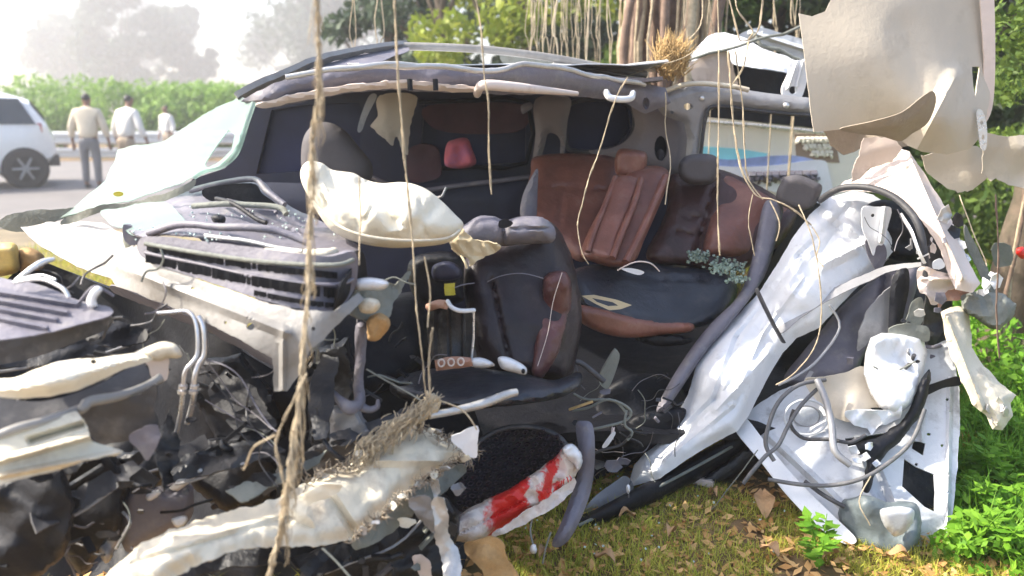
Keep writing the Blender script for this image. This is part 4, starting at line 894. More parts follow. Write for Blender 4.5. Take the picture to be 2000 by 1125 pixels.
sb = sheet('steering_bracket', [(693, 562), (706, 546), (740, 544), (770, 556), (780, 548), (798, 530), (800, 540), (782, 575), (766, 592), (762, 620), (740, 640), (715, 628), (690, 618), (664, 600), (680, 578)], m_sage, car, D=[(693, 562, 2.05), (770, 556, 2.2), (664, 600, 1.96), (740, 640, 2.05), (798, 530, 2.3)], th=.01, res=7, cr=.04, crf=10, jag=2.5)
pillow('bracket_cap', [(694, 548), (715, 542), (745, 545), (760, 554), (748, 566), (718, 568), (696, 566)], m_white, sb, D=2.02, T=.06, R=11, res=6)
pillow('crushed_fitting', [(700, 592), (716, 582), (738, 586), (742, 600), (728, 612), (706, 610)], m_cream, sb, D=1.98, T=.05, R=11, res=5, cr=.02, crf=16)
pillow('rag_in_bracket', [(720, 620), (740, 612), (762, 622), (756, 650), (738, 666), (718, 660)], m_rag, car, D=2.02, T=.06, R=14, res=6, cr=.03, crf=14, jag=2)
sv = sheet('steering_shaft', [(694, 636), (716, 638), (714, 700), (710, 740), (714, 780), (708, 796), (694, 790), (690, 745), (694, 700)], m_lav, car, D=2.08, th=.02, res=7, bulge=.02, br=8, cr=.006, jag=1)
tube('shaft_hook', [(648, 766, 2.05), (660, 782, 2.02), (680, 796, 2.0), (696, 790, 2.02), (702, 770, 2.04)], [.006, .012, .02, .016, .010], m_lav, sv, wob=.01)
tube('shaft_hook', [(700, 790, 2.03), (722, 800, 2.03), (738, 796, 2.03), (740, 782, 2.03)], [.014, .010, .008, .004], m_lav, sv, wob=.008)
# ---- rear seats
rs = thing('x', (0, 0, 0), None, None); bpy.data.objects.remove(rs)
sb2 = pillow('middle_seat_back', [(1045, 306), (1120, 300), (1196, 306), (1215, 330), (1206, 380), (1180, 440), (1150, 505), (1118, 505), (1070, 460), (1030, 430), (1022, 395), (1036, 340)], m_leath, car, D=[(1045, 306, 3.95), (1196, 306, 3.9), (1118, 505, 3.5), (1030, 430, 3.65)], T=.16, R=34, res=10, grooves=[(1046, 362, 1190, 372, 5, .02), (1100, 372, 1088, 470, 5, .014)])
sheet('seat_side_panel', [(1020, 385), (1034, 352), (1050, 330), (1050, 370), (1046, 440), (1030, 446), (1016, 420)], m_lav, sb2, D=3.50, th=.02, res=8, bulge=.02, br=10)
cs = pillow('fold_down_armrest', [(1212, 345), (1240, 328), (1285, 324), (1308, 338), (1300, 372), (1280, 420), (1258, 470), (1238, 512), (1200, 522), (1160, 512), (1134, 498), (1150, 450), (1180, 395), (1198, 360)], m_leath, car, D=[(1212, 345, 3.6), (1308, 338, 3.62), (1238, 512, 3.25), (1134, 498, 3.3)], T=.17, R=20, res=8, pw=.4)
sheet('armrest_panel', [(1200, 345), (1248, 352), (1232, 400), (1206, 462), (1192, 502), (1150, 490), (1160, 455), (1184, 395)], m_leath, cs, D=[(1200, 345, 3.46), (1248, 352, 3.46), (1192, 502, 3.14), (1150, 490, 3.18)], th=.012, res=8, bulge=.015, br=8)
tube('armrest_ridge', [(1202, 346, 3.46), (1182, 398, 3.35), (1160, 452, 3.23), (1148, 492, 3.16)], .012, m_leath, cs)
tube('armrest_ridge', [(1252, 350, 3.45), (1238, 398, 3.35), (1214, 455, 3.23), (1196, 504, 3.13)], .014, m_leath, cs)
tube('armrest_ridge', [(1300, 345, 3.50), (1276, 400, 3.36), (1248, 462, 3.24), (1222, 512, 3.14)], .016, m_leath, cs)
pillow('armrest_headrest', [(1204, 300), (1214, 290), (1250, 294), (1264, 304), (1258, 340), (1238, 350), (1206, 342), (1200, 320)], m_leath, car, D=3.62, T=.12, R=12, res=7)
tube('strap_loop', [(1216, 344, 3.5), (1222, 352, 3.48), (1228, 346, 3.5)], .006, m_dark, cs)
rb = pillow('rear_seat_back', [(1306, 345), (1350, 338), (1402, 330), (1470, 356), (1530, 392), (1560, 415), (1530, 470), (1480, 510), (1430, 530), (1340, 520), (1262, 505), (1290, 440), (1304, 400)], m_leathd, car, D=[(1306, 345, 3.85), (1402, 330, 3.85), (1560, 415, 3.7), (1430, 530, 3.5), (1262, 505, 3.5)], T=.18, R=34, res=11, grooves=[(1400, 345, 1352, 518, 8, .04), (1310, 450, 1380, 462, 6, .03), (1330, 420, 1400, 430, 6, .02)])
pillow('rear_seat_panel', [(1412, 346), (1462, 362), (1520, 396), (1540, 415), (1510, 460), (1470, 500), (1400, 500), (1372, 492), (1390, 420)], m_leath, rb, D=[(1412, 346, 3.76), (1540, 415, 3.65), (1400, 500, 3.45)], T=.09, R=22, res=10, lum=.01)
pillow('rear_headrest', [(1326, 322), (1338, 306), (1366, 300), (1396, 304), (1404, 320), (1400, 346), (1386, 360), (1350, 360), (1328, 346)], m_hr, car, D=3.66, T=.14, R=14, res=7)
pillow('rear_headrest', [(1522, 362), (1534, 346), (1560, 342), (1592, 354), (1606, 366), (1596, 394), (1580, 410), (1550, 410), (1520, 398), (1516, 380)], m_hr, car, D=3.42, T=.14, R=14, res=7)
pc = pillow('rear_seat_cushion', [(1120, 528), (1180, 514), (1260, 512), (1340, 520), (1410, 528), (1440, 560), (1420, 610), (1360, 640), (1280, 640), (1200, 622), (1140, 596), (1118, 560)], m_blkl, car, D=[(1120, 528, 3.2), (1410, 528, 3.5), (1360, 640, 3.15), (1140, 596, 3.0), (1260, 512, 3.5)], T=.18, R=30, res=10, grooves=[(1150, 535, 1400, 548, 5, .02)])
pillow('lit_cushion_edge', [(1128, 596), (1170, 602), (1230, 618), (1300, 626), (1352, 632), (1348, 648), (1290, 654), (1230, 660), (1180, 652), (1140, 634), (1126, 615)], m_leath, pc, D=[(1128, 596, 2.95), (1350, 640, 3.1)], T=.09, R=14, res=8)  # lighter brown strip, the lit edge of the cushion put into colour
pillow('lower_trim', [(1240, 660), (1300, 652), (1350, 660), (1340, 672), (1280, 676)], m_dark, car, D=3.1, T=.06, R=8, res=8)
sheet('torn_ring', [(1136, 578), (1160, 576), (1206, 586), (1234, 596), (1212, 604), (1190, 606), (1164, 594)], m_card, car, D=2.92, th=.004, res=5, curve=False, holes=[[(1156, 582), (1196, 590), (1208, 597), (1188, 598), (1166, 590)]])
sheet('seat_tag', [(1214, 526), (1234, 524), (1258, 531), (1246, 537)], m_white, car, D=3.05, th=.004, res=6)
tube('seat_wire', [(1206, 528, 3.1), (1240, 512, 3.08), (1270, 514, 3.08), (1288, 530, 3.1)], .003, m_pink, car)
sheet('seat_buckle', [(1170, 738), (1196, 690), (1204, 684), (1210, 700), (1192, 752), (1180, 758)], m_sage, car, D=2.75, th=.02, res=7, cr=.005)
# belt and pillar trim sweeping down beside the arch
pillow('sweeping_trim', [(1492, 398), (1516, 392), (1530, 408), (1520, 450), (1508, 500), (1490, 546), (1460, 590), (1420, 640), (1370, 700), (1330, 760), (1300, 800), (1282, 800), (1310, 742), (1350, 680), (1390, 630), (1440, 580), (1462, 530), (1476, 470)], m_lav, car, D=[(1500, 395, 3.5), (1500, 520, 3.3), (1420, 640, 3.1), (1300, 790, 2.95)], T=.07, R=14, res=8)
sheet('inner_wheelhouse', [(1300, 760), (1400, 650), (1470, 560), (1500, 520), (1540, 440), (1580, 400), (1600, 420), (1500, 600), (1400, 760), (1300, 870), (1180, 930), (1130, 940), (1180, 860)], m_dark, car, D=[(1300, 760, 3.2), (1470, 560, 3.5), (1580, 400, 3.7), (1180, 930, 3.0)], th=.02, res=16, cr=.01)
pillow('carpet', [(1180, 760), (1240, 730), (1310, 740), (1340, 780), (1310, 840), (1250, 890), (1190, 900), (1150, 860), (1160, 800)], m_dark, car, D=[(1180, 760, 3.1), (1310, 740, 3.2), (1250, 890, 2.95)], T=.10, R=40, res=10, lum=.03, cr=.01)
pillow('carpet', [(1230, 820), (1290, 800), (1340, 800), (1320, 850), (1260, 890), (1220, 880)], m_dark, car, D=2.95, T=.08, R=30, res=9, lum=.03, cr=.012)
for pts in [[(1120, 800, 2.7), (1150, 795, 2.68), (1190, 780, 2.66), (1230, 800, 2.66), (1225, 820, 2.66), (1180, 835, 2.64), (1140, 842, 2.64)], [(1225, 800, 2.66), (1222, 830, 2.64), (1236, 845, 2.64), (1226, 860, 2.64)], [(1120, 768, 2.7), (1150, 780, 2.68), (1200, 784, 2.66), (1222, 805, 2.66)], [(1140, 900, 2.68), (1170, 880, 2.66), (1210, 870, 2.66), (1232, 850, 2.64)]]: tube('loose_wire', pts, .005, m_rub if pts[0][1] > 850 else m_sage, car, wob=.006)
tube('twig', [(1112, 800, 2.62), (1135, 792, 2.60), (1158, 784, 2.60)], .005, m_straw, car); 
sheet('white_sliver', [(1176, 872), (1196, 845), (1202, 848), (1186, 872)], m_white, car, D=2.6, th=.004, res=5)
# ---- arch and sill, right
ar = sheet('rear_quarter_panel', [(1226, 952), (1238, 908), (1278, 864), (1316, 822), (1344, 770), (1360, 716), (1398, 660), (1450, 606), (1486, 566), (1516, 520), (1545, 470), (1580, 420), (1620, 386), (1664, 372), (1704, 380), (1740, 402), (1756, 440), (1752, 480), (1722, 520), (1680, 556), (1640, 596), (1600, 640), (1556, 660), (1528, 690), (1504, 730), (1480, 775), (1462, 812), (1440, 842), (1400, 862), (1340, 898), (1290, 934)], m_white, car,
      D=[(1226, 952, 2.86), (1330, 826, 2.98), (1398, 660, 3.12), (1486, 566, 3.22), (1580, 420, 3.38), (1664, 372, 3.48), (1756, 440, 3.42), (1680, 556, 3.24), (1556, 660, 3.08), (1480, 775, 2.95), (1400, 862, 2.84), (1290, 925, 2.80), (1420, 740, 2.92), (1560, 560, 3.12)], th=.012, res=8, bulge=.05, br=24, lum=.015, lf=3, cr=.014, crf=4.5, curve=False, jag=.8,
      folds=[(1500, 690, 1400, 800, 14, .02), (1640, 440, 1560, 560, 20, -.03), (1700, 470, 1600, 520, 16, .03), (1600, 420, 1680, 480, 14, -.03), (1662, 400, 1560, 500, 9, -.015), (1560, 500, 1440, 660, 9, -.015), (1440, 660, 1396, 780, 9, -.015), (1396, 780, 1270, 905, 9, -.015), (1600, 500, 1490, 650, 8, .012), (1490, 650, 1430, 790, 8, .012), (1430, 790, 1300, 900, 8, .012)])
tube('strap', [(1478, 566, 3.08), (1494, 600, 3.0), (1512, 636, 2.98), (1530, 668, 3.0)], .014, m_rub, car, flat=.4)
sheet('sill_plate', [(1140, 1004), (1160, 972), (1200, 942), (1222, 930), (1238, 950), (1224, 966), (1180, 988)], m_grey, car, D=[(1140, 1004, 2.72), (1222, 930, 2.84)], th=.01, res=8, cr=.008)
pillow('sill', [(1120, 1012), (1160, 996), (1240, 954), (1320, 912), (1400, 866), (1446, 846), (1462, 860), (1440, 890), (1380, 930), (1290, 976), (1200, 1016), (1130, 1044), (1112, 1034)], m_dark, car, D=[(1120, 1012, 2.68), (1446, 846, 3.0)], T=.12, R=16, res=9, cr=.008)
tube('sill_groove', [(1130, 1026, 2.60), (1240, 974, 2.72), (1340, 922, 2.84), (1430, 872, 2.94)], .006, m_sage, car)
pillow('underbody', [(1120, 1035), (1240, 985), (1380, 920), (1470, 860), (1500, 900), (1400, 960), (1260, 1000), (1140, 1060)], m_dark2, car, D=3.02, T=.2, R=20, res=16)
tube('hanging_wire', [(1232, 940, 2.62), (1228, 955, 2.58), (1228, 972, 2.57)], .0025, m_rub, car); pillow('wire_plug', circ(1227, 955, 4, 9, 10), m_white, car, D=2.55, T=.02, R=4, res=4)
# wheel arch cave and crushed inner panels
sheet('arch_cave', [(1440, 830), (1500, 740), (1560, 650), (1640, 590), (1740, 500), (1790, 420), (1840, 480), (1860, 640), (1850, 800), (1700, 860), (1560, 860)], m_dark2, car, D=3.62, th=.03, res=20, cr=.04, lum=.05)
pillow('inner_panel', [(1530, 742), (1566, 690), (1600, 650), (1636, 606), (1680, 566), (1720, 536), (1786, 516), (1796, 540), (1782, 590), (1764, 640), (1720, 662), (1690, 690), (1672, 730), (1636, 748), (1580, 756)], m_lav, car, D=[(1530, 742, 3.2), (1636, 606, 3.3), (1786, 516, 3.3), (1672, 730, 3.1), (1680, 640, 3.25)], T=.12, R=44, res=10, cr=.02, crf=5, lum=.03, grooves=[(1730, 540, 1720, 650, 14, .05)])
sheet('blue_grey_post', [(1744, 540), (1772, 524), (1776, 560), (1766, 610), (1756, 660), (1738, 664), (1736, 610)], m_dark, car, D=3.04, th=.02, res=8, bulge=.02, br=12, cr=.01)
sheet('post_web', [(1700, 600), (1740, 560), (1746, 600), (1738, 650), (1700, 664), (1676, 684), (1680, 640)], m_grey, car, D=3.08, th=.01, res=8, cr=.03, jag=2)
pillow('upper_cavity', [(1690, 404), (1730, 390), (1776, 408), (1800, 450), (1810, 500), (1780, 512), (1740, 505), (1706, 486), (1692, 450)], m_dark, car, D=3.40, T=.10, R=30, res=9, cr=.03, crf=8)
bk = sheet('white_bracket', [(1684, 410), (1694, 402), (1712, 404), (1738, 404), (1740, 420), (1730, 460), (1724, 478), (1712, 480), (1706, 500), (1698, 480), (1690, 462), (1684, 440)], m_white, car, D=3.18, th=.012, res=6, holes=[circ(1705, 421, 4, 3.5)], folds=[(1728, 406, 1720, 470, 6, .03)], cr=.006, jag=.8)
sheet('bracket_tongue', [(1692, 468), (1724, 474), (1732, 500), (1718, 530), (1706, 520), (1694, 494)], m_lav, bk, D=3.20, th=.01, res=7, cr=.02)
pk = sheet('arch_outer_skin', [(1622, 376), (1650, 354), (1690, 340), (1712, 318), (1752, 290), (1776, 296), (1800, 330), (1826, 372), (1850, 410), (1872, 460), (1892, 512), (1914, 552), (1900, 572), (1866, 566), (1850, 530), (1838, 490), (1812, 446), (1782, 410), (1744, 384), (1700, 374), (1660, 372)], m_pink, car, D=[(1622, 376, 3.4), (1712, 318, 3.45), (1776, 296, 3.4), (1850, 410, 3.15), (1900, 560, 2.95), (1838, 490, 3.02), (1744, 384, 3.2)], th=.01, res=8, bulge=.04, br=26, cr=.012, crf=6, jag=1.2, curve=False, folds=[(1776, 300, 1880, 540, 10, .03), (1700, 345, 1770, 330, 8, -.02)])
tube('arch_seal', [(1600, 392, 3.36), (1640, 368, 3.28), (1692, 366, 3.2), (1740, 382, 3.12), (1776, 412, 3.05), (1796, 446, 3.0), (1806, 500, 2.98), (1808, 540, 2.98)], .014, m_rub, car)
tube('silver_strip', [(1760, 420, 3.12), (1780, 452, 3.0), (1794, 490, 2.96), (1806, 514, 2.95)], .010, m_chrome, car, flat=.5)
sheet('dark_web', [(1790, 424), (1820, 460), (1846, 506), (1860, 545), (1858, 600), (1840, 650), (1812, 690), (1800, 660), (1806, 600), (1812, 540), (1804, 480)], m_rub, car, D=3.12, th=.01, res=8, cr=.05, crf=8, jag=2)
for (x, y, s) in [(1823, 484, 7), (1812, 500, 6), (1846, 470, 5), (1834, 520, 5), (1820, 466, 4)]: bit('clip', x, y, s, s * 1.5, m_pink, car, 3.0)
for (x, y, s, m_) in [(1848, 418, 13, m_bare), (1870, 432, 10, m_dark2), (1862, 458, 12, m_dark2), (1878, 478, 9, m_bare), (1868, 500, 11, m_dark2), (1886, 504, 7, m_chrome)]: bit('latch_piece', x, y, s * 1.2, s * 1.5, m_, car, 3.05)
sheet('sage_strip', [(1884, 440), (1902, 470), (1930, 530), (1946, 566), (1930, 566), (1906, 520), (1888, 480)], m_sage, car, D=3.1, th=.008, res=8, cr=.01, jag=1.5)
sheet('crease_line', [(1520, 640), (1560, 600), (1620, 566), (1680, 540), (1730, 520), (1800, 512), (1800, 520), (1740, 530), (1690, 552), (1630, 580), (1570, 616), (1530, 650)], m_grey, car, D=[(1520, 640, 3.04), (1620, 570, 3.1), (1730, 524, 3.12), (1800, 515, 3.05)], th=.006, res=7, jag=1)
sheet('crumpled_skin', [(1790, 530), (1804, 520), (1830, 530), (1866, 536), (1880, 548), (1866, 562), (1850, 568), (1834, 590), (1820, 594), (1812, 576), (1796, 570)], m_pink, car, D=2.98, th=.008, res=6, cr=.05, crf=9, jag=2, folds=[(1800, 545, 1860, 545, 6, .03)])
sheet('crumpled_skin', [(1834, 560), (1862, 552), (1890, 560), (1900, 572), (1870, 586), (1846, 590), (1832, 600)], m_rust, car, D=3.04, th=.008, res=6, cr=.05, crf=9, jag=2)
sheet('white_flake', [(1822, 512), (1838, 506), (1846, 518), (1834, 526), (1822, 524)], m_white, car, D=2.95, th=.006, res=4, jag=1.5)
sheet('sage_scrap', [(1782, 590), (1800, 582), (1806, 604), (1802, 628), (1786, 640), (1768, 636), (1776, 610)], m_sage, car, D=3.0, th=.006, res=6, cr=.02, jag=1.5)
for (x, y, sx, sy) in [(1926, 556, 12, 14), (1946, 548, 12, 16), (1920, 570, 10, 7), (1938, 536, 7, 6)]: bit('white_fitting', x, y, sx, sy, m_white, car, 2.93)
pillow('broken_lamp_housing', [(1876, 576), (1910, 566), (1960, 574), (1988, 590), (1978, 622), (1950, 642), (1930, 640), (1910, 622), (1880, 606)], m_sage, car, D=3.02, T=.10, R=16, res=7, cr=.06, crf=7, lum=.03, jag=3, curve=False, sharp=30)
tb = sheet('crumpled_tan_rail', [(1838, 610), (1856, 600), (1890, 596), (1896, 640), (1900, 680), (1922, 716), (1950, 744), (1984, 772), (1974, 786), (1978, 812), (1958, 840), (1938, 838), (1924, 812), (1900, 790), (1876, 740), (1856, 690), (1844, 650)], m_cream, car, D=[(1838, 610, 3.0), (1896, 640, 3.0), (1984, 772, 2.85), (1940, 838, 2.75), (1876, 740, 2.85)], th=.01, res=7, bulge=.05, br=22, cr=.02, crf=7, jag=1.5, curve=False, folds=[(1850, 620, 1920, 800, 8, .03)])
for (x, y, s) in [(1950, 792, 12), (1966, 806, 10), (1944, 820, 10), (1934, 800, 8)]: bit('broken_end', x, y, s * .8, s * 1.2, m_bare, tb, 2.76)
# white latch box and tan cloth in the middle of the crushed corner
pillow('white_housing', [(1700, 660), (1722, 650), (1770, 652), (1802, 656), (1812, 690), (1800, 740), (1782, 790), (1752, 812), (1720, 800), (1700, 770), (1686, 730), (1690, 690)], m_white, car, D=[(1700, 660, 2.95), (1800, 660, 3.0), (1750, 800, 2.82)], T=.14, R=16, res=7, lum=.01, cr=.02, crf=8, curve=False, pw=.4, sharp=35)
for (x, y) in [(1740, 788), (1792, 706)]: pillow('dark_opening', circ(x, y, 5, 3), m_dark, car, D=2.79 if y > 760 else 2.87, T=.02, R=4, res=4)  # near-black discs stand for the shade inside two openings
sheet('housing_edge', [(1740, 640), (1780, 632), (1812, 640), (1816, 664), (1800, 668), (1770, 656), (1740, 656)], m_sage, car, D=2.94, th=.01, res=6, cr=.03, jag=2)
sheet('tan_liner', [(1572, 742), (1600, 738), (1650, 728), (1686, 716), (1700, 760), (1730, 800), (1720, 826), (1680, 828), (1640, 818), (1612, 800), (1586, 772)], m_tand and m_tan, car, D=[(1572, 742, 2.92), (1686, 716, 2.94), (1680, 828, 2.8)], th=.008, res=9, cr=.02, jag=1.5)
sheet('torn_white_edge', [(1650, 806), (1690, 800), (1724, 804), (1758, 790), (1762, 812), (1736, 826), (1716, 832), (1704, 848), (1694, 836), (1670, 830)], m_white, car, D=2.76, th=.006, res=6, cr=.03, crf=10, jag=2.5)
tube('crease_cord', [(1620, 596, 3.0), (1640, 640, 2.98), (1600, 700, 2.92), (1560, 732, 2.88), (1520, 752, 2.88)], .005, m_grey, car)
# ---- hanging torn door, standing on the grass
dr = thing('torn_car_door', P(1660, 1060, 2.62) * 1.0, 'white torn car door with a square hole, leaning on the grass at the right', 'car door')
dD = [(1440, 820, 3.0), (1600, 745, 3.05), (1850, 665, 3.02), (1870, 850, 2.8), (1858, 1075, 2.52), (1640, 1055, 2.56), (1540, 940, 2.75), (1700, 880, 2.76)]
sheet('outer_skin', [(1434, 836), (1452, 812), (1500, 870), (1560, 940), (1620, 1000), (1672, 1052), (1650, 1062), (1600, 1030), (1540, 970), (1486, 902)], m_white, dr, D=[(a, b, c - .06) for a, b, c in dD], th=.012, res=9, cr=.004)
ip = sheet('inner_panel', [(1448, 815), (1480, 790), (1520, 765), (1580, 742), (1660, 730), (1760, 700), (1826, 674), (1850, 664), (1864, 710), (1874, 762), (1874, 850), (1866, 950), (1858, 1030), (1862, 1076), (1838, 1082), (1790, 1088), (1740, 1096), (1690, 1084), (1655, 1056), (1600, 1004), (1540, 934), (1490, 872)], m_whitein, dr, D=dD, th=.012, res=9, curve=False, cr=.008, crf=5, jag=1.2,
     holes=[[(1781, 876), (1784, 860), (1808, 866), (1803, 890)], [(1766, 896), (1790, 912), (1824, 926), (1826, 960), (1826, 1000), (1806, 990), (1784, 970), (1762, 950)], circ(1814, 848, 4, 3), circ(1840, 870, 3, 3), circ(1790, 907, 3.5, 3), circ(1850, 780, 3), circ(1690, 1030, 5, 4), [(1650, 856), (1700, 850), (1760, 840), (1750, 870), (1712, 890), (1660, 880)]],
     folds=[(1500, 850, 1680, 1020, 10, .025), (1800, 730, 1800, 860, 8, .02), (1856, 740, 1850, 1040, 7, .02), (1700, 900, 1740, 1000, 16, -.03)])
sheet('door_backing', [(1640, 840), (1780, 830), (1840, 900), (1840, 1010), (1770, 1010), (1700, 960), (1650, 900)], m_dark2, dr, D=[(a, b, c + .10) for a, b, c in dD], th=.01, res=16, cr=.02)
spk = tube('speaker_ring', [(1575 + 42 * math.cos(t), 815 + 34 * math.sin(t), 2.88 - .0006 * 34 * math.sin(t)) for t in [i * math.pi / 8 for i in range(17)]], .005, m_whitein, ip)
pillow('speaker_cone', circ(1578, 816, 30, 24, 16), m_whitein, ip, D=2.92, T=.03, R=26, res=7)
tube('speaker_rib', [(1575 + 26 * math.cos(t), 813 + 20 * math.sin(t), 2.87) for t in [i * math.pi / 8 for i in range(17)]], .003, m_grey, ip)
sheet('side_frame', [(1800, 760), (1840, 744), (1872, 736), (1876, 752), (1842, 758), (1804, 774)], m_dark, ip, D=2.86, th=.01, res=7)
pillow('window_motor', [(1644, 980), (1690, 968), (1730, 978), (1790, 985), (1800, 1030), (1780, 1080), (1720, 1090), (1670, 1064), (1640, 1020)], m_teal, dr, D=[(1644, 980, 2.62), (1780, 1080, 2.48), (1720, 1000, 2.55)], T=.10, R=22, res=9, cr=.03, lum=.03, jag=2)
pillow('motor_cap', [(1720, 996), (1744, 990), (1780, 992), (1786, 1010), (1772, 1036), (1748, 1048), (1734, 1036), (1722, 1016)], m_whitein, dr, D=2.42, T=.08, R=16, res=6, cr=.01, jag=1)
for (x, y, s) in [(1668, 880, 12), (1690, 892, 9), (1676, 900, 8), (1698, 870, 8), (1712, 905, 7)]: bit('latch_piece', x, y, s * 1.2, s, m_chrome if s < 9 else m_whitein, dr, 2.66)
pillow('torn_black_liner', [(1668, 868), (1720, 850), (1770, 810), (1800, 740), (1816, 720), (1818, 750), (1796, 810), (1764, 856), (1730, 886), (1712, 920), (1700, 960), (1684, 955), (1690, 920), (1690, 896), (1668, 882)], m_dark, dr, D=[(1650, 862, 2.72), (1816, 720, 2.86), (1690, 975, 2.62), (1770, 860, 2.74)], T=.05, R=16, res=8, cr=.02, jag=2)
m_cab = M('grey_rubber_strip', (.11, .11, .115), .5, var=.3, dirt=(.25, .24, .22), da=.4, ds=10)
tube('weather_strip', [(1612, 742, 2.84), (1560, 752, 2.80), (1520, 786, 2.76), (1500, 836, 2.72), (1496, 870, 2.70), (1512, 900, 2.68)], .008, m_cab, dr)
tube('weather_strip', [(1596, 760, 2.82), (1566, 790, 2.78), (1540, 830, 2.74), (1520, 870, 2.70), (1496, 890, 2.68), (1470, 920, 2.66), (1452, 944, 2.66)], .0075, m_cab, dr)
tube('weather_strip', [(1500, 936, 2.66), (1560, 946, 2.62), (1620, 948, 2.60), (1680, 936, 2.58), (1730, 908, 2.60), (1780, 862, 2.64), (1806, 800, 2.72)], .0075, m_cab, dr)
tube('weather_strip', [(1596, 742, 2.82), (1612, 780, 2.76), (1624, 830, 2.70), (1630, 880, 2.64), (1660, 908, 2.62)], .013, m_grey, dr)
tube('cable', [(1550, 800, 2.80), (1544, 830, 2.78), (1570, 856, 2.76), (1620, 858, 2.72), (1660, 864, 2.68), (1690, 850, 2.70)], .007, m_rub, dr)
tube('cable', [(1572, 940, 2.66), (1610, 968, 2.60), (1650, 990, 2.56)], .008, m_rub, dr)
# ---- big beige sheet at the top right (peeled roof skin) and its folds
ts = sheet('beige_panel', [(1560, 26), (1586, 32), (1612, 22), (1626, -6), (1636, -60), (1650, -150), (1760, -170), (1925, -160), (1934, -50), (1938, 60), (1938, 130), (1932, 200), (1920, 262), (1896, 290), (1850, 302), (1800, 296), (1772, 284), (1750, 268), (1700, 250), (1650, 252), (1612, 256), (1590, 258), (1584, 220), (1576, 150), (1568, 80)], m_tan, None, D=[(1560, 26, 2.86), (1590, 258, 2.84), (1932, -50, 3.0), (1700, 100, 2.82), (1820, 100, 2.86), (1750, 268, 2.90), (1900, 280, 2.9), (1936, 150, 2.96), (1840, 235, 2.78)], th=.008, res=11, curve=False, lum=.006, lf=1.5, cr=.001, crf=3, jag=.6, holes=[[(1898, 130), (1914, 130), (1908, 168), (1906, 190), (1901, 168)]],
     folds=[(1770, 60, 1806, 200, 46, -.014), (1866, 150, 1792, 290, 26, .03)])
tag(ts, 'large clean beige metal sheet hanging folded at the top right', 'metal sheet')
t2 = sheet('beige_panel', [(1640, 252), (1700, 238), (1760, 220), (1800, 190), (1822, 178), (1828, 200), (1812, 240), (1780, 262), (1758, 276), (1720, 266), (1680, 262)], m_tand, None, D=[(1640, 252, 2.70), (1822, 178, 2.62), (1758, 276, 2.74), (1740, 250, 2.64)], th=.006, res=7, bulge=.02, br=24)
tag(t2, 'darker rolled fold lying across the lower edge of the large beige sheet', 'metal sheet')
for (nm, out, D_, lb, m_) in [('torn_beige_piece', [(1800, 300), (1850, 296), (1906, 284), (1930, 300), (1936, 340), (1900, 372), (1870, 378), (1840, 360), (1812, 340)], 3.2, 'pale torn beige piece directly under the big beige sheet', m_tan),
                          ('torn_beige_piece', [(1908, 262), (1950, 266), (2010, 262), (2020, 376), (1980, 362), (1946, 348), (1936, 356), (1916, 340), (1922, 300)], 3.1, 'creased beige piece reaching the right edge of the picture', m_tan),
                          ('torn_beige_piece', [(1606, 250), (1660, 246), (1740, 262), (1790, 284), (1740, 290), (1690, 286), (1650, 300), (1622, 284)], 3.35, 'piece coloured in shadow brown under the left corner of the big beige sheet', m_tand),  # darker beige stands for the shade under the large sheet
                          ('torn_beige_piece', [(1690, 272), (1740, 268), (1764, 290), (1744, 316), (1700, 330), (1680, 352), (1660, 356), (1672, 310)], 3.3, 'greyish torn piece between the beige sheet and the pinkish arch', m_pink)]:
    o = sheet(nm, out, m_, None, D=D_, th=.006, res=9, cr=.05, crf=4, jag=3, curve=False, lum=.04); tag(o, lb, 'metal sheet', 'torn pieces under the beige sheet')
o = sheet('hinge_strip', [(1908, 216), (1920, 218), (1928, 250), (1926, 290), (1916, 288), (1910, 250)], m_chrome, ts, D=2.86, th=.01, res=6, holes=[circ(1917, 240, 3, 4), circ(1920, 268, 3, 5)])
sheet('edge_channel', [(1914, -40), (1938, -40), (1944, 90), (1940, 200), (1924, 240), (1916, 210), (1922, 120)], m_pink, ts, D=2.94, th=.012, res=8, cr=.004)
# ---- folded silver panel behind the roof, top right
sp_ = thing('folded_silver_panel', P(1460, 130, 4.6), 'folded silver white body panel behind the roof, left of the beige sheet', 'metal sheet')
sheet('upper_skin', [(1348, 112), (1370, 84), (1400, 64), (1440, 70), (1470, 82), (1500, 100), (1584, 124), (1584, 150), (1530, 140), (1470, 130), (1430, 124), (1424, 100), (1380, 104), (1356, 118)], m_white, sp_, D=[(1348, 112, 4.5), (1400, 64, 4.7), (1584, 124, 4.5), (1430, 124, 4.35)], th=.008, res=9, cr=.015, jag=1.5)
sheet('rear_fold', [(1440, 72), (1482, 54), (1530, 66), (1580, 84), (1584, 122), (1530, 104), (1480, 84)], m_whitein, sp_, D=4.75, th=.008, res=9, cr=.015, folds=[(1470, 64, 1584, 100, 6, .04)])
sheet('side_web', [(1352, 116), (1426, 102), (1430, 130), (1440, 168), (1400, 168), (1366, 164), (1350, 140)], m_pink, sp_, D=4.55, th=.008, res=9, cr=.03, jag=2)
sheet('shade_back', [(1420, 118), (1590, 140), (1590, 192), (1480, 184), (1420, 170)], m_dark, sp_, D=4.7, th=.02, res=14, cr=.02)  # near-black sheet put in for the shade below the folded skin
tube('crossed_cord', [(1350, 118, 4.4), (1430, 92, 4.35), (1480, 78, 4.35), (1570, 52, 4.4)], .008, m_sage, sp_, wob=.02)
tube('crossed_cord', [(1470, 62, 4.4), (1500, 92, 4.35), (1584, 122, 4.35)], .010, m_sage, sp_, wob=.02)
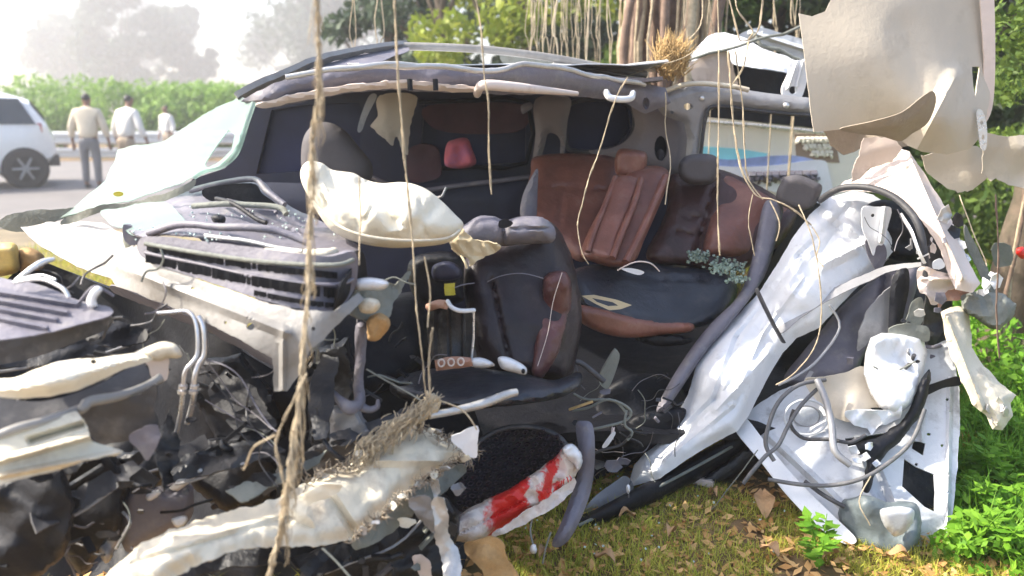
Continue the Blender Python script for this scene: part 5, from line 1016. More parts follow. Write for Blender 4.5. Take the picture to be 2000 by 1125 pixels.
# ---- front: bonnet and fender remains at the left
bp_ = thing('crushed_bonnet', P(100, 640, 1.9), 'crumpled lavender grey bonnet corner at the left edge, ribbed on top', 'bonnet')
sheet('bonnet_skin', [(-30, 550, 1.95), (30, 548, 1.95), (90, 560, 1.93), (150, 585, 1.9), (214, 600, 1.86), (210, 618, 1.83), (150, 634, 1.78), (80, 652, 1.74), (0, 664, 1.70), (-30, 666, 1.7)], m_lav, bp_, th=.006, res=7, cr=.012, crf=5, jag=1, folds=[(-30, 566, 150, 594, 7, .022), (-30, 582, 130, 610, 7, .022), (-30, 598, 110, 624, 7, .022), (-30, 616, 90, 640, 7, .022)])
sheet('bonnet_side', [(-30, 664), (60, 656), (150, 634), (212, 616), (212, 640), (150, 668), (60, 700), (-30, 712)], m_rub, bp_, D=1.9, th=.01, res=10, cr=.02)
tube('bright_strip', [(30, 548, 1.9), (60, 526, 1.92), (84, 512, 1.94), (106, 506, 1.96)], [.004, .007, .008, .005], m_chrome, bp_)
tube('bright_strip', [(28, 552, 1.9), (80, 544, 1.88), (120, 560, 1.86), (134, 580, 1.85)], .005, m_chrome, bp_, wob=.004)
tube('bright_strip', [(40, 545, 1.9), (80, 538, 1.9), (110, 546, 1.88)], .003, m_white, bp_, wob=.006)
br_ = pillow('white_clamp', [(168, 590), (176, 566), (190, 558), (200, 566), (188, 584), (190, 598), (176, 602)], m_white, bp_, D=1.86, T=.03, R=8, res=5, jag=1)
tube('clamp_rod', [(152, 596, 1.88), (172, 570, 1.86), (190, 560, 1.86), (222, 578, 1.88)], .004, m_lav, bp_)
o = pillow('ochre_pack', [(-20, 478), (0, 474), (30, 476), (38, 500), (36, 530), (0, 540), (-20, 540)], m_ylw2, None, D=2.9, T=.2, R=16, res=8, lum=.03); tag(o, 'ochre yellow package at the left edge under the cowl', 'package')
o = pillow('ochre_pack', [(36, 490), (60, 484), (86, 500), (84, 524), (60, 530), (38, 528)], m_rag, None, D=2.95, T=.18, R=14, res=8, lum=.03, cr=.02); tag(o, 'brownish pack right beside the ochre package', 'package')
fu = thing('torn_fender', P(160, 740, 1.7), 'bright cream torn fender strip at the left with a rolled yellowish end', 'fender')
sheet('fender_skin', [(-30, 744, 1.62), (30, 738, 1.62), (70, 722, 1.64), (120, 706, 1.68), (200, 698, 1.74), (262, 690, 1.80), (310, 690, 1.84), (290, 706, 1.80), (240, 722, 1.74), (180, 750, 1.67), (130, 768, 1.62), (60, 778, 1.58), (0, 776, 1.56), (-30, 774, 1.56)], m_air, fu, th=.006, res=8, bulge=.05, br=30, cr=.008, lum=.01, jag=1, holes=[circ(183, 706, 6, 5)])
pillow('rolled_end', [(262, 690), (290, 676), (320, 667), (345, 674), (356, 694), (346, 700), (326, 700), (310, 706), (280, 700)], m_cream, fu, D=1.83, T=.06, R=14, res=6, cr=.008)
sheet('end_web', [(280, 698), (326, 700), (328, 716), (324, 742), (306, 746), (296, 736), (290, 716)], m_pink, fu, D=1.84, th=.008, res=6, cr=.01, jag=1)
tube('fender_bead', [(-30, 862, 1.50), (30, 838, 1.52), (90, 822, 1.56), (150, 802, 1.62), (164, 796, 1.62), (176, 784, 1.64), (230, 774, 1.70), (280, 756, 1.76), (314, 738, 1.8)], [.009, .010, .010, .011, .011, .012, .011, .010, .012], m_cowl, fu)
sheet('fender_shadow_web', [(-30, 780), (80, 784), (180, 756), (270, 712), (290, 740), (230, 772), (160, 790), (60, 828), (-30, 852)], m_rub, fu, D=[(-30, 780, 1.66), (80, 784, 1.70), (180, 756, 1.78), (290, 730, 1.88), (60, 828, 1.62)], th=.006, res=12, cr=.015)  # dark sheet fills the gap between the skins and stands for its shade
sheet('lower_skin', [(-30, 856, 1.5), (60, 834, 1.54), (140, 806, 1.6), (158, 812, 1.6), (172, 840, 1.6), (182, 862, 1.6), (214, 872, 1.6), (240, 880, 1.6), (226, 890, 1.58), (170, 898, 1.55), (120, 916, 1.52), (50, 934, 1.48), (0, 946, 1.46), (-30, 952, 1.45)], m_cream, fu, th=.006, res=8, cr=.03, crf=6, lum=.02, jag=1.5, folds=[(-20, 905, 180, 850, 10, .03), (0, 930, 230, 885, 8, .02), (60, 860, 160, 830, 10, -.03)])
sheet('dark_web', [(150, 804), (180, 790), (262, 774), (306, 752), (300, 800), (312, 840), (290, 856), (240, 862), (200, 868), (176, 850)], m_rub, fu, D=1.72, th=.006, res=9, cr=.03, jag=2)  # dark colour stands for shade deeper in the same gap
sheet('dark_web', [(250, 850), (300, 830), (312, 846), (306, 866), (290, 900), (270, 880)], m_lav, fu, D=1.70, th=.006, res=8, cr=.03, jag=2)
# engine bay: firewall, hoses, pipes, lumps
sheet('firewall', [(60, 500), (230, 570), (330, 610), (430, 660), (530, 720), (600, 700), (640, 660), (700, 640), (900, 720), (960, 900), (900, 1130), (500, 1160), (-40, 1160), (-40, 600)], m_dark, car, D=[(60, 500, 3.0), (430, 660, 2.45), (700, 640, 2.7), (900, 900, 2.55), (500, 1160, 2.25), (-40, 1160, 2.2), (-40, 700, 2.6), (200, 700, 2.9)], th=.02, res=18, cr=.06, crf=3.5, lum=.06, curve=False)
for (nm, out, D_, T, m_) in [('engine_cover', [(400, 700), (470, 690), (530, 760), (560, 850), (500, 900), (420, 860), (380, 780)], 2.25, .16, m_dark), ('air_box', [(620, 680), (680, 660), (700, 760), (690, 860), (640, 900), (600, 860), (604, 760)], 2.2, .2, m_dark2), ('battery_tray', [(380, 860), (470, 850), (540, 900), (540, 980), (440, 1000), (370, 950)], 2.1, .16, m_dark),
                             ('intake_pipe', [(600, 880), (660, 840), (760, 860), (780, 900), (700, 920), (620, 930)], 2.15, .12, m_rub), ('strut_tower', [(640, 790), (700, 800), (730, 850), (700, 880), (650, 860)], 2.1, .12, m_grey), ('black_housing', [(-30, 960), (60, 900), (120, 910), (150, 980), (130, 1080), (60, 1140), (-30, 1140)], 1.75, .2, m_dark),
                             ('black_housing', [(130, 880), (220, 880), (260, 940), (230, 1040), (160, 1130), (110, 1060), (120, 960)], 1.95, .2, m_dark), ('wheel_liner', [(600, 1080), (720, 1030), (860, 960), (900, 1000), (880, 1140), (700, 1150), (580, 1140)], 2.15, .18, m_dark2), ('mud_flap', [(180, 900), (240, 884), (300, 880), (360, 900), (380, 940), (300, 950), (220, 960)], 2.0, .12, m_dark2)]:
    pillow(nm, out, m_, car, D=D_, T=T * .8, R=16, res=9, cr=.05, crf=5, lum=.03, jag=3, curve=False, pw=.4, sharp=35)
pipe = [[(308, 612, 1.98), (336, 610, 1.98), (364, 608, 1.98), (380, 622, 1.97), (386, 650, 1.96), (386, 690, 1.95), (376, 708, 1.94), (362, 726, 1.93), (358, 760, 1.93), (354, 800, 1.94), (346, 840, 1.96), (342, 856, 1.97)],
        [(388, 618, 1.97), (398, 640, 1.96), (400, 690, 1.95), (388, 712, 1.94), (380, 740, 1.93), (378, 780, 1.94), (366, 826, 1.97)]]
for i, p in enumerate(pipe):
    o = tube('coolant_pipe', p, .006 + .0015 * i, m_pipe, car)
    for yy in (752, 762): tube('pipe_collar', [(p[-4 if i == 0 else -3][0] - (2 if yy > 755 else 0), yy, 1.93), (p[-4 if i == 0 else -3][0] - (2 if yy > 755 else 0), yy + 6, 1.93)], .0115, m_pipe, o, sm=1, seg=10)
W_ = [[(404, 704, 1.95), (440, 716, 1.93), (470, 740, 1.92), (500, 790, 1.9), (528, 830, 1.88), (540, 842, 1.86)], [(400, 700, 1.98), (430, 740, 1.96), (460, 780, 1.95), (500, 810, 1.92), (530, 838, 1.88)], [(404, 730, 1.98), (440, 770, 1.98), (456, 800, 1.97), (466, 840, 1.96), (500, 880, 1.95)], [(400, 780, 2.0), (450, 812, 1.99), (500, 840, 1.97), (540, 880, 1.95)], [(470, 916, 1.93), (486, 890, 1.92), (520, 884, 1.9), (545, 908, 1.88)], [(536, 842, 1.85), (512, 868, 1.86), (506, 900, 1.87), (530, 936, 1.86), (544, 950, 1.85)],
      [(366, 690, 1.97), (374, 720, 1.97), (380, 750, 1.98)], [(616, 656, 1.9), (640, 662, 1.92), (660, 660, 1.94)], [(715, 722, 2.0), (760, 746, 1.98), (800, 768, 1.95), (822, 782, 1.92)], [(450, 852, 2.0), (480, 838, 1.98), (520, 852, 1.96), (548, 880, 1.94)], [(630, 1070, 1.6), (660, 1100, 1.58), (690, 1135, 1.56)], [(240, 980, 1.82), (252, 1000, 1.8), (252, 1030, 1.78), (230, 1070, 1.76)], [(1480, 880, 2.72), (1440, 930, 2.74), (1400, 985, 2.75), (1380, 1000, 2.74)]]
for i, p in enumerate(W_): tube('loose_wire', p, (.0021, .0017)[i % 2], (m_lav, m_wire, m_rub)[i % 3] if i < 6 else m_sage, car, seg=5, wob=.004)
pb = sheet('purple_cover', [(236, 966), (262, 944), (300, 950), (340, 958), (374, 946), (378, 990), (366, 1024), (330, 1040), (280, 1066), (250, 1080), (232, 1040)], m_lav, car, D=1.95, th=.01, res=9, cr=.015, jag=1.5, bulge=.03, br=20)
for out in [[(286, 968), (304, 956), (314, 962), (300, 976), (288, 978)], [(330, 944), (350, 930), (368, 934), (356, 950), (338, 958)], [(334, 1014), (362, 1006), (366, 1020), (346, 1030)], [(216, 940), (244, 930), (252, 936), (226, 950)]]: pillow('white_chip', out, m_white, pb, D=1.90, T=.02, R=6, res=5, jag=1)
tube('silver_rod', [(346, 956, 1.92), (370, 938, 1.9), (392, 918, 1.88)], .005, m_chrome, car)
for out in [[(200, 1010), (222, 990), (234, 1020), (226, 1070), (206, 1100), (190, 1060)], [(160, 1000), (190, 990), (196, 1010), (172, 1026)]]: pillow('grey_bracket', out, m_grey, car, D=1.9, T=.05, R=14, res=6, cr=.03, crf=12, jag=2)
tube('silver_rod', [(240, 1000, 1.86), (254, 1020, 1.84), (244, 1040, 1.83), (226, 1072, 1.82)], .004, m_chrome, car)
# loose brackets, bolts and plates lying in the engine bay and footwell
cr_ = random.Random(21)
def clutter(n, poly, dep, names, mats, smin, smax):
    f_ = field(dep); x0 = min(p[0] for p in poly); x1 = max(p[0] for p in poly); y0 = min(p[1] for p in poly); y1 = max(p[1] for p in poly); k = 0
    while k < n:
        px = cr_.uniform(x0, x1); py = cr_.uniform(y0, y1)
        if not inpoly(np.array([[px, py]]), poly)[0]: continue
        y = float(f_(np.array([[px, py]], float))[0]) - cr_.uniform(.0, .14); k += 1
        m_ = cr_.choice(mats); t = cr_.random(); s = cr_.uniform(smin, smax)
        if t < .38:
            m = cr_.randint(4, 7); a0 = cr_.random() * 6; el = cr_.uniform(.35, 1)
            out = [(px + s * cr_.uniform(.5, 1.1) * math.cos(a0 + 6.28 * q / m), py + s * el * cr_.uniform(.5, 1.1) * math.sin(a0 + 6.28 * q / m)) for q in range(m)]
            sheet('bracket_plate', out, m_, car, D=[(px - s, py, y + cr_.uniform(-.03, .03)), (px + s, py, y + cr_.uniform(-.03, .03)), (px, py - s, y), (px + s * .3, py + s, y + cr_.uniform(-.03, .03))], th=.006, res=9, cr=.012, crf=9, jag=1, curve=False)
        elif t < .70:
            c = P(px, py, y); d = Vector((cr_.uniform(-1, 1), cr_.uniform(-.5, .5), cr_.uniform(-.9, .9))).normalized() * s * .0013
            bar('strut', c - d, c + d, cr_.uniform(.006, .022), cr_.uniform(.004, .012), m_, car, .0015)
        elif t < .9:
            a = cr_.random() * 6.28; q = [(px + s * 1.4 * math.cos(a) * (j - 1.5) / 1.5 + cr_.uniform(-6, 6), py + s * 1.4 * math.sin(a) * (j - 1.5) / 1.5 + cr_.uniform(-6, 6), y + cr_.uniform(-.02, .02)) for j in range(4)]
            tube('hose', q, cr_.uniform(.003, .009), m_, car)
        else:
            c = P(px, py, y); d = Vector((cr_.uniform(-.4, .4), -1, cr_.uniform(-.2, .5))).normalized() * .012; tube3('bolt', [c, c + d], cr_.uniform(.006, .012), m_, car, seg=6, sm=1)
dk = [m_dark2, m_dark, m_rub, m_dark2, m_dark, m_dark2, m_dark2, m_rub, m_rub, m_dark]
clutter(70, [(0, 700), (200, 640), (420, 690), (560, 780), (640, 700), (700, 860), (560, 960), (380, 1000), (200, 1060), (0, 1125)], [(0, 700, 2.1), (420, 690, 2.2), (640, 800, 2.1), (500, 980, 1.95), (0, 1100, 1.8), (250, 900, 1.9)], None, dk, 8, 34)
clutter(26, [(600, 660), (830, 620), (840, 760), (760, 850), (640, 860)], [(600, 660, 2.35), (830, 620, 2.5), (840, 760, 2.4), (640, 860, 2.1)], None, dk + [m_navy], 7, 24)
clutter(26, [(620, 1070), (820, 960), (900, 1000), (900, 1125), (600, 1125)], [(620, 1070, 2.05), (900, 960, 2.2), (900, 1125, 2.1), (600, 1125, 1.9)], None, [m_dark2, m_sage, m_rub, m_tand, m_dark2], 8, 26)
clutter(22, [(1120, 780), (1300, 700), (1330, 800), (1200, 930), (1130, 940)], [(1120, 780, 2.8), (1300, 700, 3.0), (1200, 930, 2.8), (1330, 800, 2.95)], None, [m_dark, m_rub, m_dark2, m_lav], 7, 22)
clutter(36, [(1540, 740), (1680, 690), (1800, 430), (1860, 600), (1820, 760), (1700, 900), (1600, 860)], [(1540, 740, 3.1), (1800, 430, 3.1), (1860, 600, 3.05), (1700, 900, 2.85), (1600, 860, 2.95)], None, [m_dark2, m_rub, m_grey, m_bare, m_lav, m_chrome], 6, 18)
# long crushed panels and ribs that fill the engine bay, running up to the right like the rest of the front
for (out, m_, y0, y1) in [([(-30, 700), (60, 690), (160, 672), (250, 650), (300, 640), (290, 662), (200, 690), (90, 712), (-30, 726)], m_dark2, 1.95, 2.15), ([(60, 1000), (140, 960), (230, 910), (330, 880), (400, 850), (410, 868), (330, 910), (230, 950), (150, 1000), (70, 1040)], m_rub, 1.72, 1.95),
    ([(330, 900), (420, 870), (520, 850), (560, 880), (480, 905), (400, 930), (340, 940)], m_dark2, 1.9, 1.95), ([(400, 760), (440, 720), (500, 760), (540, 830), (520, 850), (470, 820), (420, 800)], m_dark, 2.02, 2.0), ([(300, 860), (330, 800), (352, 860), (346, 940), (320, 960)], m_dark2, 1.9, 1.92),
    ([(600, 760), (630, 690), (660, 700), (650, 780), (640, 860), (610, 860)], m_dark2, 2.0, 2.0), ([(640, 850), (700, 830), (760, 810), (810, 790), (800, 812), (740, 838), (680, 866), (644, 872)], m_rub, 2.05, 2.12), ([(440, 960), (520, 930), (600, 900), (640, 880), (620, 905), (540, 945), (470, 985)], m_sage, 1.86, 1.98),
    ([(250, 1125), (330, 1080), (420, 1060), (520, 1066), (560, 1100), (440, 1110), (330, 1140)], m_dark2, 1.72, 1.8), ([(560, 1090), (680, 1060), (780, 1010), (850, 960), (860, 985), (790, 1050), (690, 1100), (600, 1130)], m_dark2, 1.92, 2.12), ([(20, 880), (100, 860), (180, 880), (150, 920), (80, 940), (20, 930)], m_dark, 1.66, 1.74), ([(150, 640), (220, 626), (290, 640), (280, 670), (220, 676), (170, 668)], m_dark, 2.0, 2.05)]:
    x0 = min(p[0] for p in out); x1 = max(p[0] for p in out); ym = sum(p[1] for p in out) / len(out)
    sheet('crushed_panel', out, m_, car, D=[(x0, ym, y0), (x1, ym, y1), ((x0 + x1) / 2, ym - 20, (y0 + y1) / 2 + .02), ((x0 + x1) / 2, ym + 20, (y0 + y1) / 2 - .03)], th=.008, res=8, cr=.05, crf=6, jag=3.5, curve=False, sharp=28)
for p in [[(70, 1040, 1.70), (150, 1000, 1.76), (230, 950, 1.84), (330, 905, 1.9)], [(340, 945, 1.88), (400, 932, 1.88), (480, 905, 1.9)], [(600, 1125, 1.9), (690, 1098, 1.94), (790, 1048, 2.02), (855, 985, 2.1)], [(-30, 728, 1.92), (90, 714, 1.98), (200, 692, 2.06), (290, 662, 2.12)]]: tube('panel_lip', p, .004, m_grey, car, wob=.01)
# ---- big torn cream bumper across the bottom
bu = thing('torn_bumper', P(600, 1000, 1.9), 'long torn cream bumper beam crossing the foreground diagonally', 'bumper')
sheet('bumper_skin', [(190, 1150, 1.50), (225, 1105, 1.54), (262, 1070, 1.58), (330, 1036, 1.66), (400, 1012, 1.72), (470, 992, 1.78), (540, 974, 1.84), (600, 944, 1.9), (640, 918, 1.94), (684, 908, 1.98), (706, 888, 2.0), (722, 866, 2.02), (760, 850, 2.05), (800, 836, 2.08), (830, 836, 2.10), (862, 850, 2.12), (896, 866, 2.14), (930, 878, 2.16), (916, 896, 2.12), (880, 904, 2.08), (856, 924, 2.02), (820, 944, 1.98), (786, 966, 1.93), (756, 1000, 1.88), (720, 1030, 1.83), (686, 1052, 1.79), (640, 1064, 1.75), (590, 1066, 1.71), (530, 1068, 1.67), (470, 1072, 1.62), (420, 1090, 1.58), (370, 1108, 1.54), (320, 1150, 1.50)], m_air and m_cream, bu, th=.010, res=7, curve=False, bulge=.045, br=40, cr=.035, crf=6, lum=.02, lf=4, jag=4.0,
      folds=[(260, 1090, 600, 990, 10, .02), (640, 960, 700, 1050, 12, -.03), (560, 1010, 640, 960, 14, -.03), (720, 900, 860, 900, 14, .02)])
sheet('bumper_flap', [(560, 985), (600, 960), (640, 944), (668, 948), (650, 970), (610, 984), (600, 1000), (616, 1030), (600, 1040), (574, 1010)], m_white and m_air, bu, D=1.74, th=.006, res=7, cr=.03, crf=9, jag=2.5)
sheet('bumper_flap', [(880, 856), (904, 844), (932, 834), (934, 862), (932, 892), (914, 890), (900, 876)], m_white, bu, D=2.02, th=.008, res=6, cr=.02, jag=2)
sheet('torn_underside', [(690, 1054), (740, 1020), (780, 976), (850, 930), (900, 906), (912, 920), (870, 960), (840, 980), (800, 1010), (750, 1050), (700, 1075)], m_sage, bu, D=[(690, 1054, 1.9), (900, 906, 2.2), (800, 1000, 2.0)], th=.01, res=8, cr=.04, crf=8, jag=3)
for (out, m_, y) in [([(800, 980), (830, 964), (846, 990), (850, 1040), (836, 1030), (816, 1010)], m_grey, 1.98), ([(846, 980), (868, 976), (874, 1020), (880, 1050), (896, 1080), (906, 1150), (874, 1150), (862, 1090), (850, 1050)], m_bare, 1.96), ([(776, 1012), (806, 1010), (812, 1020), (790, 1030)], m_cream, 1.95), ([(840, 940), (856, 936), (858, 960), (850, 972), (842, 960)], m_bare, 2.0), ([(880, 950), (900, 944), (908, 960), (888, 968)], m_grey, 2.1), ([(806, 1090), (826, 1080), (842, 1110), (850, 1150), (830, 1150)], m_pink, 2.0)]:
    sheet('torn_strip', out, m_, bu, D=y, th=.006, res=5, cr=.05, crf=9, jag=3.5)
tube('bumper_rod', [(838, 812, 2.06), (880, 804, 2.1), (940, 790, 2.14), (984, 772, 2.18), (1010, 766, 2.2)], [.010, .011, .013, .013, .011], m_bare, bu, wob=.003)
# splintered fringe along the torn edges of the bumper skin
rf = random.Random(3); L = []
buf = field([(190, 1150, 1.47), (400, 1012, 1.69), (600, 944, 1.87), (722, 866, 1.99), (830, 836, 2.07), (930, 878, 2.12), (856, 924, 1.99), (720, 1030, 1.80), (590, 1066, 1.68), (420, 1090, 1.55)])
edge = densify([(600, 944), (640, 918), (684, 908), (706, 888), (722, 866), (760, 850), (800, 836), (830, 836), (862, 850), (896, 866), (930, 878), (916, 896), (880, 904), (856, 924), (820, 944), (786, 966), (756, 1000), (720, 1030), (686, 1052)], 3, False)
for k, p in enumerate(edge):
    for q in range(2):
        a = rf.uniform(0, 6.28); l = rf.uniform(6, 22); x, y = p[0] + rf.gauss(0, 4), p[1] + rf.gauss(0, 4); Y = float(buf(np.array([[x, y]]))[0]) - .01
        L.append(tube3(None, [P(x, y, Y), P(x + l * .5 * math.cos(a), y + l * .5 * math.sin(a), Y - rf.uniform(0, .02)), P(x + l * math.cos(a + .4), y + l * math.sin(a + .4), Y - rf.uniform(-.01, .02))], [.0022, .0016, .0006], None, seg=4, sm=1))
v, f = merge(L); o = mk('splintered_fringe', v, f, m_tand, bu, True, 180); o['kind'] = 'stuff'
for k in range(26):
    p = edge[rf.randrange(len(edge))]; bit('splinter', p[0] + rf.uniform(-5, 5), p[1] + rf.uniform(-6, 6), rf.uniform(5, 13), rf.uniform(4, 9), rf.choice((m_cream, m_bare, m_tand, m_air)), bu, float(buf(np.array([[p[0], p[1]]]))[0]) - .02)
# frayed fibres where the roots wrap round the bumper end
L = []
for i in range(380):
    t = random.random(); cx = 848 - 150 * t + random.gauss(0, 13); cy = 776 + 118 * t + random.gauss(0, 11); a = random.uniform(-.9, .3); l = random.uniform(12, 36)
    y = 2.0 - .06 * t + random.uniform(-.03, .03)
    L.append(tube3(None, [P(cx, cy, y), P(cx + l * math.cos(a + 2.4) * .5 + random.uniform(-5, 5), cy + l * math.sin(a + 2.4) * .5, y - .01), P(cx + l * math.cos(a + 2.4), cy + l * math.sin(a + 2.4) + random.uniform(-5, 5), y)], [.0012, .0016, .0006], None, seg=4, sm=2))
v, f = merge(L); tag(mk('frayed_fibres', v, f, m_root, None, True, 180), 'tangle of frayed brown fibres caught on the upper bumper end', 'fibres', kind='stuff')
o = pillow('fibre_clump', [(850, 768), (862, 790), (846, 812), (820, 830), (790, 846), (740, 862), (716, 880), (700, 900), (690, 888), (700, 862), (740, 838), (780, 812), (820, 790), (836, 770)], m_root, None, D=[(850, 768, 2.07), (700, 900, 2.03)], T=.025, R=14, res=6, cr=.03, crf=12, jag=3.5); tag(o, 'matted brown root clump along the upper edge of the cream bumper', 'roots')
# ---- striped reflective bumper tube and black mesh grille
sbm = thing('striped_bumper', P(1000, 980, 2.25), 'crushed red and white banded reflective bumper below the black mesh', 'bumper')
def stripemat():
    m = M('red_and_white_paint', (.66, .58, .52), .45, var=.15, vs=14, dirt=(.26, .15, .12), da=.4, ds=18, bump=.5, bs=45); t = m.node_tree; N = t.nodes; L = t.links; b = N['Principled BSDF']
    src = b.inputs['Base Color'].links[0].from_socket
    tc = N.new('ShaderNodeTexCoord'); sx = N.new('ShaderNodeSeparateXYZ'); L.new(tc.outputs['Object'], sx.inputs[0])
    n = N.new('ShaderNodeTexNoise'); n.inputs['Scale'].default_value = 14; n.inputs['Detail'].default_value = 8; n.inputs['Roughness'].default_value = .7; L.new(tc.outputs['Object'], n.inputs['Vector'])
    a = N.new('ShaderNodeMath'); a.operation = 'MULTIPLY_ADD'; L.new(n.outputs[0], a.inputs[0]); a.inputs[1].default_value = .16; L.new(sx.outputs[0], a.inputs[2])
    r = N.new('ShaderNodeValToRGB'); r.color_ramp.interpolation = 'LINEAR'; e = r.color_ramp.elements; e[0].position = 0; e[0].color = (0, 0, 0, 1); e[1].position = 1; e[1].color = (0, 0, 0, 1)
    q = N.new('ShaderNodeMapRange'); q.inputs[1].default_value = -.12; q.inputs[2].default_value = .28; L.new(a.outputs[0], q.inputs[0]); L.new(q.outputs[0], r.inputs[0])
    for p, v in [(.26, 0), (.31, 1), (.58, 1), (.60, 0), (.68, 0), (.71, 1), (.82, 1), (.85, 0)]: k = e.new(p); k.color = (v, v, v, 1)
    mx = N.new('ShaderNodeMix'); mx.data_type = 'RGBA'; L.new(r.outputs[0], mx.inputs[0]); L.new(src, mx.inputs[6]); mx.inputs[7].default_value = (.60, .018, .014, 1); L.new(mx.outputs[2], b.inputs['Base Color']); return m
m_str = stripemat()
pillow('bumper_face', [(872, 1030), (890, 1008), (930, 986), (970, 966), (1010, 946), (1050, 918), (1086, 892), (1100, 874), (1118, 870), (1132, 890), (1136, 910), (1118, 940), (1090, 966), (1050, 990), (1010, 1018), (960, 1044), (920, 1062), (890, 1056), (876, 1046)], m_str, sbm, D=[(878, 1040, 2.2), (1120, 900, 2.42), (1000, 970, 2.30)], T=.12, R=20, res=6, cr=.035, crf=9, lum=.01, jag=2.2, curve=False, pw=.4, sharp=30, grooves=[(890, 1046, 1120, 926, 4, .012)])
sheet('torn_face_edge', [(1010, 1010), (1050, 984), (1092, 954), (1124, 934), (1118, 958), (1080, 990), (1040, 1016), (1000, 1036), (960, 1052), (970, 1036)], m_band, sbm, D=[(1010, 1010, 2.22), (1124, 934, 2.36), (960, 1050, 2.18)], th=.006, res=6, cr=.03, crf=12, jag=2.5)
pillow('white_end', [(1096, 884), (1102, 872), (1118, 868), (1132, 880), (1138, 900), (1130, 920), (1120, 906), (1108, 894)], m_white, sbm, D=2.35, T=.06, R=12, res=5, cr=.03, crf=12, jag=2)
# scribbled markings on the lower white band, too worn to read
L = []
for i in range(13):
    x = 1052 + i * 5; y = 976 - i * 3.6 + random.uniform(-2, 2); L.append(tube3(None, [P(x, y - 5, 2.245 + (x - 1050) * .0008), P(x + random.uniform(-3, 4), y, 2.24 + (x - 1050) * .0008), P(x + random.uniform(-3, 3), y + 5, 2.245 + (x - 1050) * .0008)], .0022, None, seg=4, sm=2))
v, f = merge(L); o = mk('worn_marks', v, f, m_red, sbm); o['kind'] = 'stuff'
gl = thing('black_mesh_grille', P(1000, 930, 2.4), 'crushed black honeycomb grille above the red and white bumper', 'grille')
sheet('grille_backing', [(886, 1018), (890, 960), (906, 900), (950, 850), (1000, 832), (1050, 832), (1094, 852), (1112, 880), (1090, 900), (1040, 935), (980, 970), (920, 1000)], m_dark, gl, D=[(886, 1018, 2.36), (1000, 832, 2.56), (1112, 880, 2.5)], th=.01, res=12, cr=.01)
tube('grille_rim', [(900, 930, 2.36), (930, 868, 2.46), (980, 838, 2.5), (1040, 834, 2.5), (1090, 852, 2.48), (1114, 884, 2.44)], .009, m_rub, gl)
m_mesh = M('mesh_plastic', (.045, .032, .045), .35, var=.3, bump=.2)
gp = [(886, 1018), (890, 960), (906, 900), (950, 850), (1000, 834), (1050, 834), (1094, 854), (1108, 880), (1090, 898), (1040, 932), (980, 966), (920, 996)]
cell = None; gf = field([(886, 1018, 2.33), (1000, 832, 2.53), (1112, 880, 2.47)]); cnt = 0
for r in range(16):
    for c in range(16):
        px = 880 + c * 17 + (r % 2) * 8.5 + r * 1.5; py = 838 + r * 12 - c * .6
        if not inpoly(np.array([[px, py]]), gp)[0] or cnt > 190: continue
        y = float(gf(np.array([[px, py]]))[0]) - .015; cnt += 1
        if cell is None:
            q = [(.0115 * math.cos(k * math.pi / 3 + .5), .0, .0075 * math.sin(k * math.pi / 3 + .5)) for k in range(6)]
            V = []; Fc = []
            for s, yy in ((1, 0), (.78, 0), (1, .008), (.78, .008)): V += [(a * s, yy, b * s) for a, _, b in q]
            for k in range(6): k2 = (k + 1) % 6; Fc += [[k, k2, 6 + k2, 6 + k], [k, 12 + k, 12 + k2, k2], [6 + k, 6 + k2, 18 + k2, 18 + k]]
            cell = bpy.data.meshes.new('mesh_cell'); cell.from_pydata(V, [], Fc); cell.materials.append(m_mesh)
        o = bpy.data.objects.new('mesh_cell', cell); COL.objects.link(o); o.parent = gl; o.location = P(px, py, y) - wloc(gl); o.rotation_euler = (random.uniform(-.2, .2), -.35 + random.uniform(-.2, .2), random.uniform(-.2, .2))
o = sheet('grey_post', [(1124, 832), (1140, 822), (1158, 832), (1162, 890), (1156, 950), (1140, 1000), (1116, 1048), (1094, 1068), (1078, 1062), (1096, 1020), (1118, 960), (1132, 900)], m_lav, None, D=[(1124, 832, 2.5), (1162, 890, 2.45), (1094, 1068, 2.3)], th=.02, res=8, bulge=.02, br=12, cr=.006); tag(o, 'purple grey plastic strip standing at the right end of the striped bumper', 'strip')
o = sheet('torn_orange_strip', [(906, 1064), (940, 1052), (966, 1050), (984, 1066), (990, 1090), (1010, 1116), (1030, 1150), (960, 1150), (940, 1110), (916, 1088)], m_rag, None, D=[(906, 1064, 2.05), (1030, 1150, 2.0), (960, 1100, 2.0)], th=.008, res=8, cr=.04, crf=8, jag=3); tag(o, 'orange brown torn strip at the bottom below the striped bumper', 'scrap')
for (pts) in [[(1040, 1010, 2.25), (1036, 1040, 2.22), (1046, 1080, 2.2)], [(1076, 1040, 2.2), (1066, 1070, 2.2), (1060, 1100, 2.2)]]: tube('hanging_wire', pts, .003, m_sage, sbm)
o = pillow('white_connector', circ(1042, 1072, 7, 10, 9), m_white, sbm, D=2.18, T=.03, R=7, res=4, jag=1)
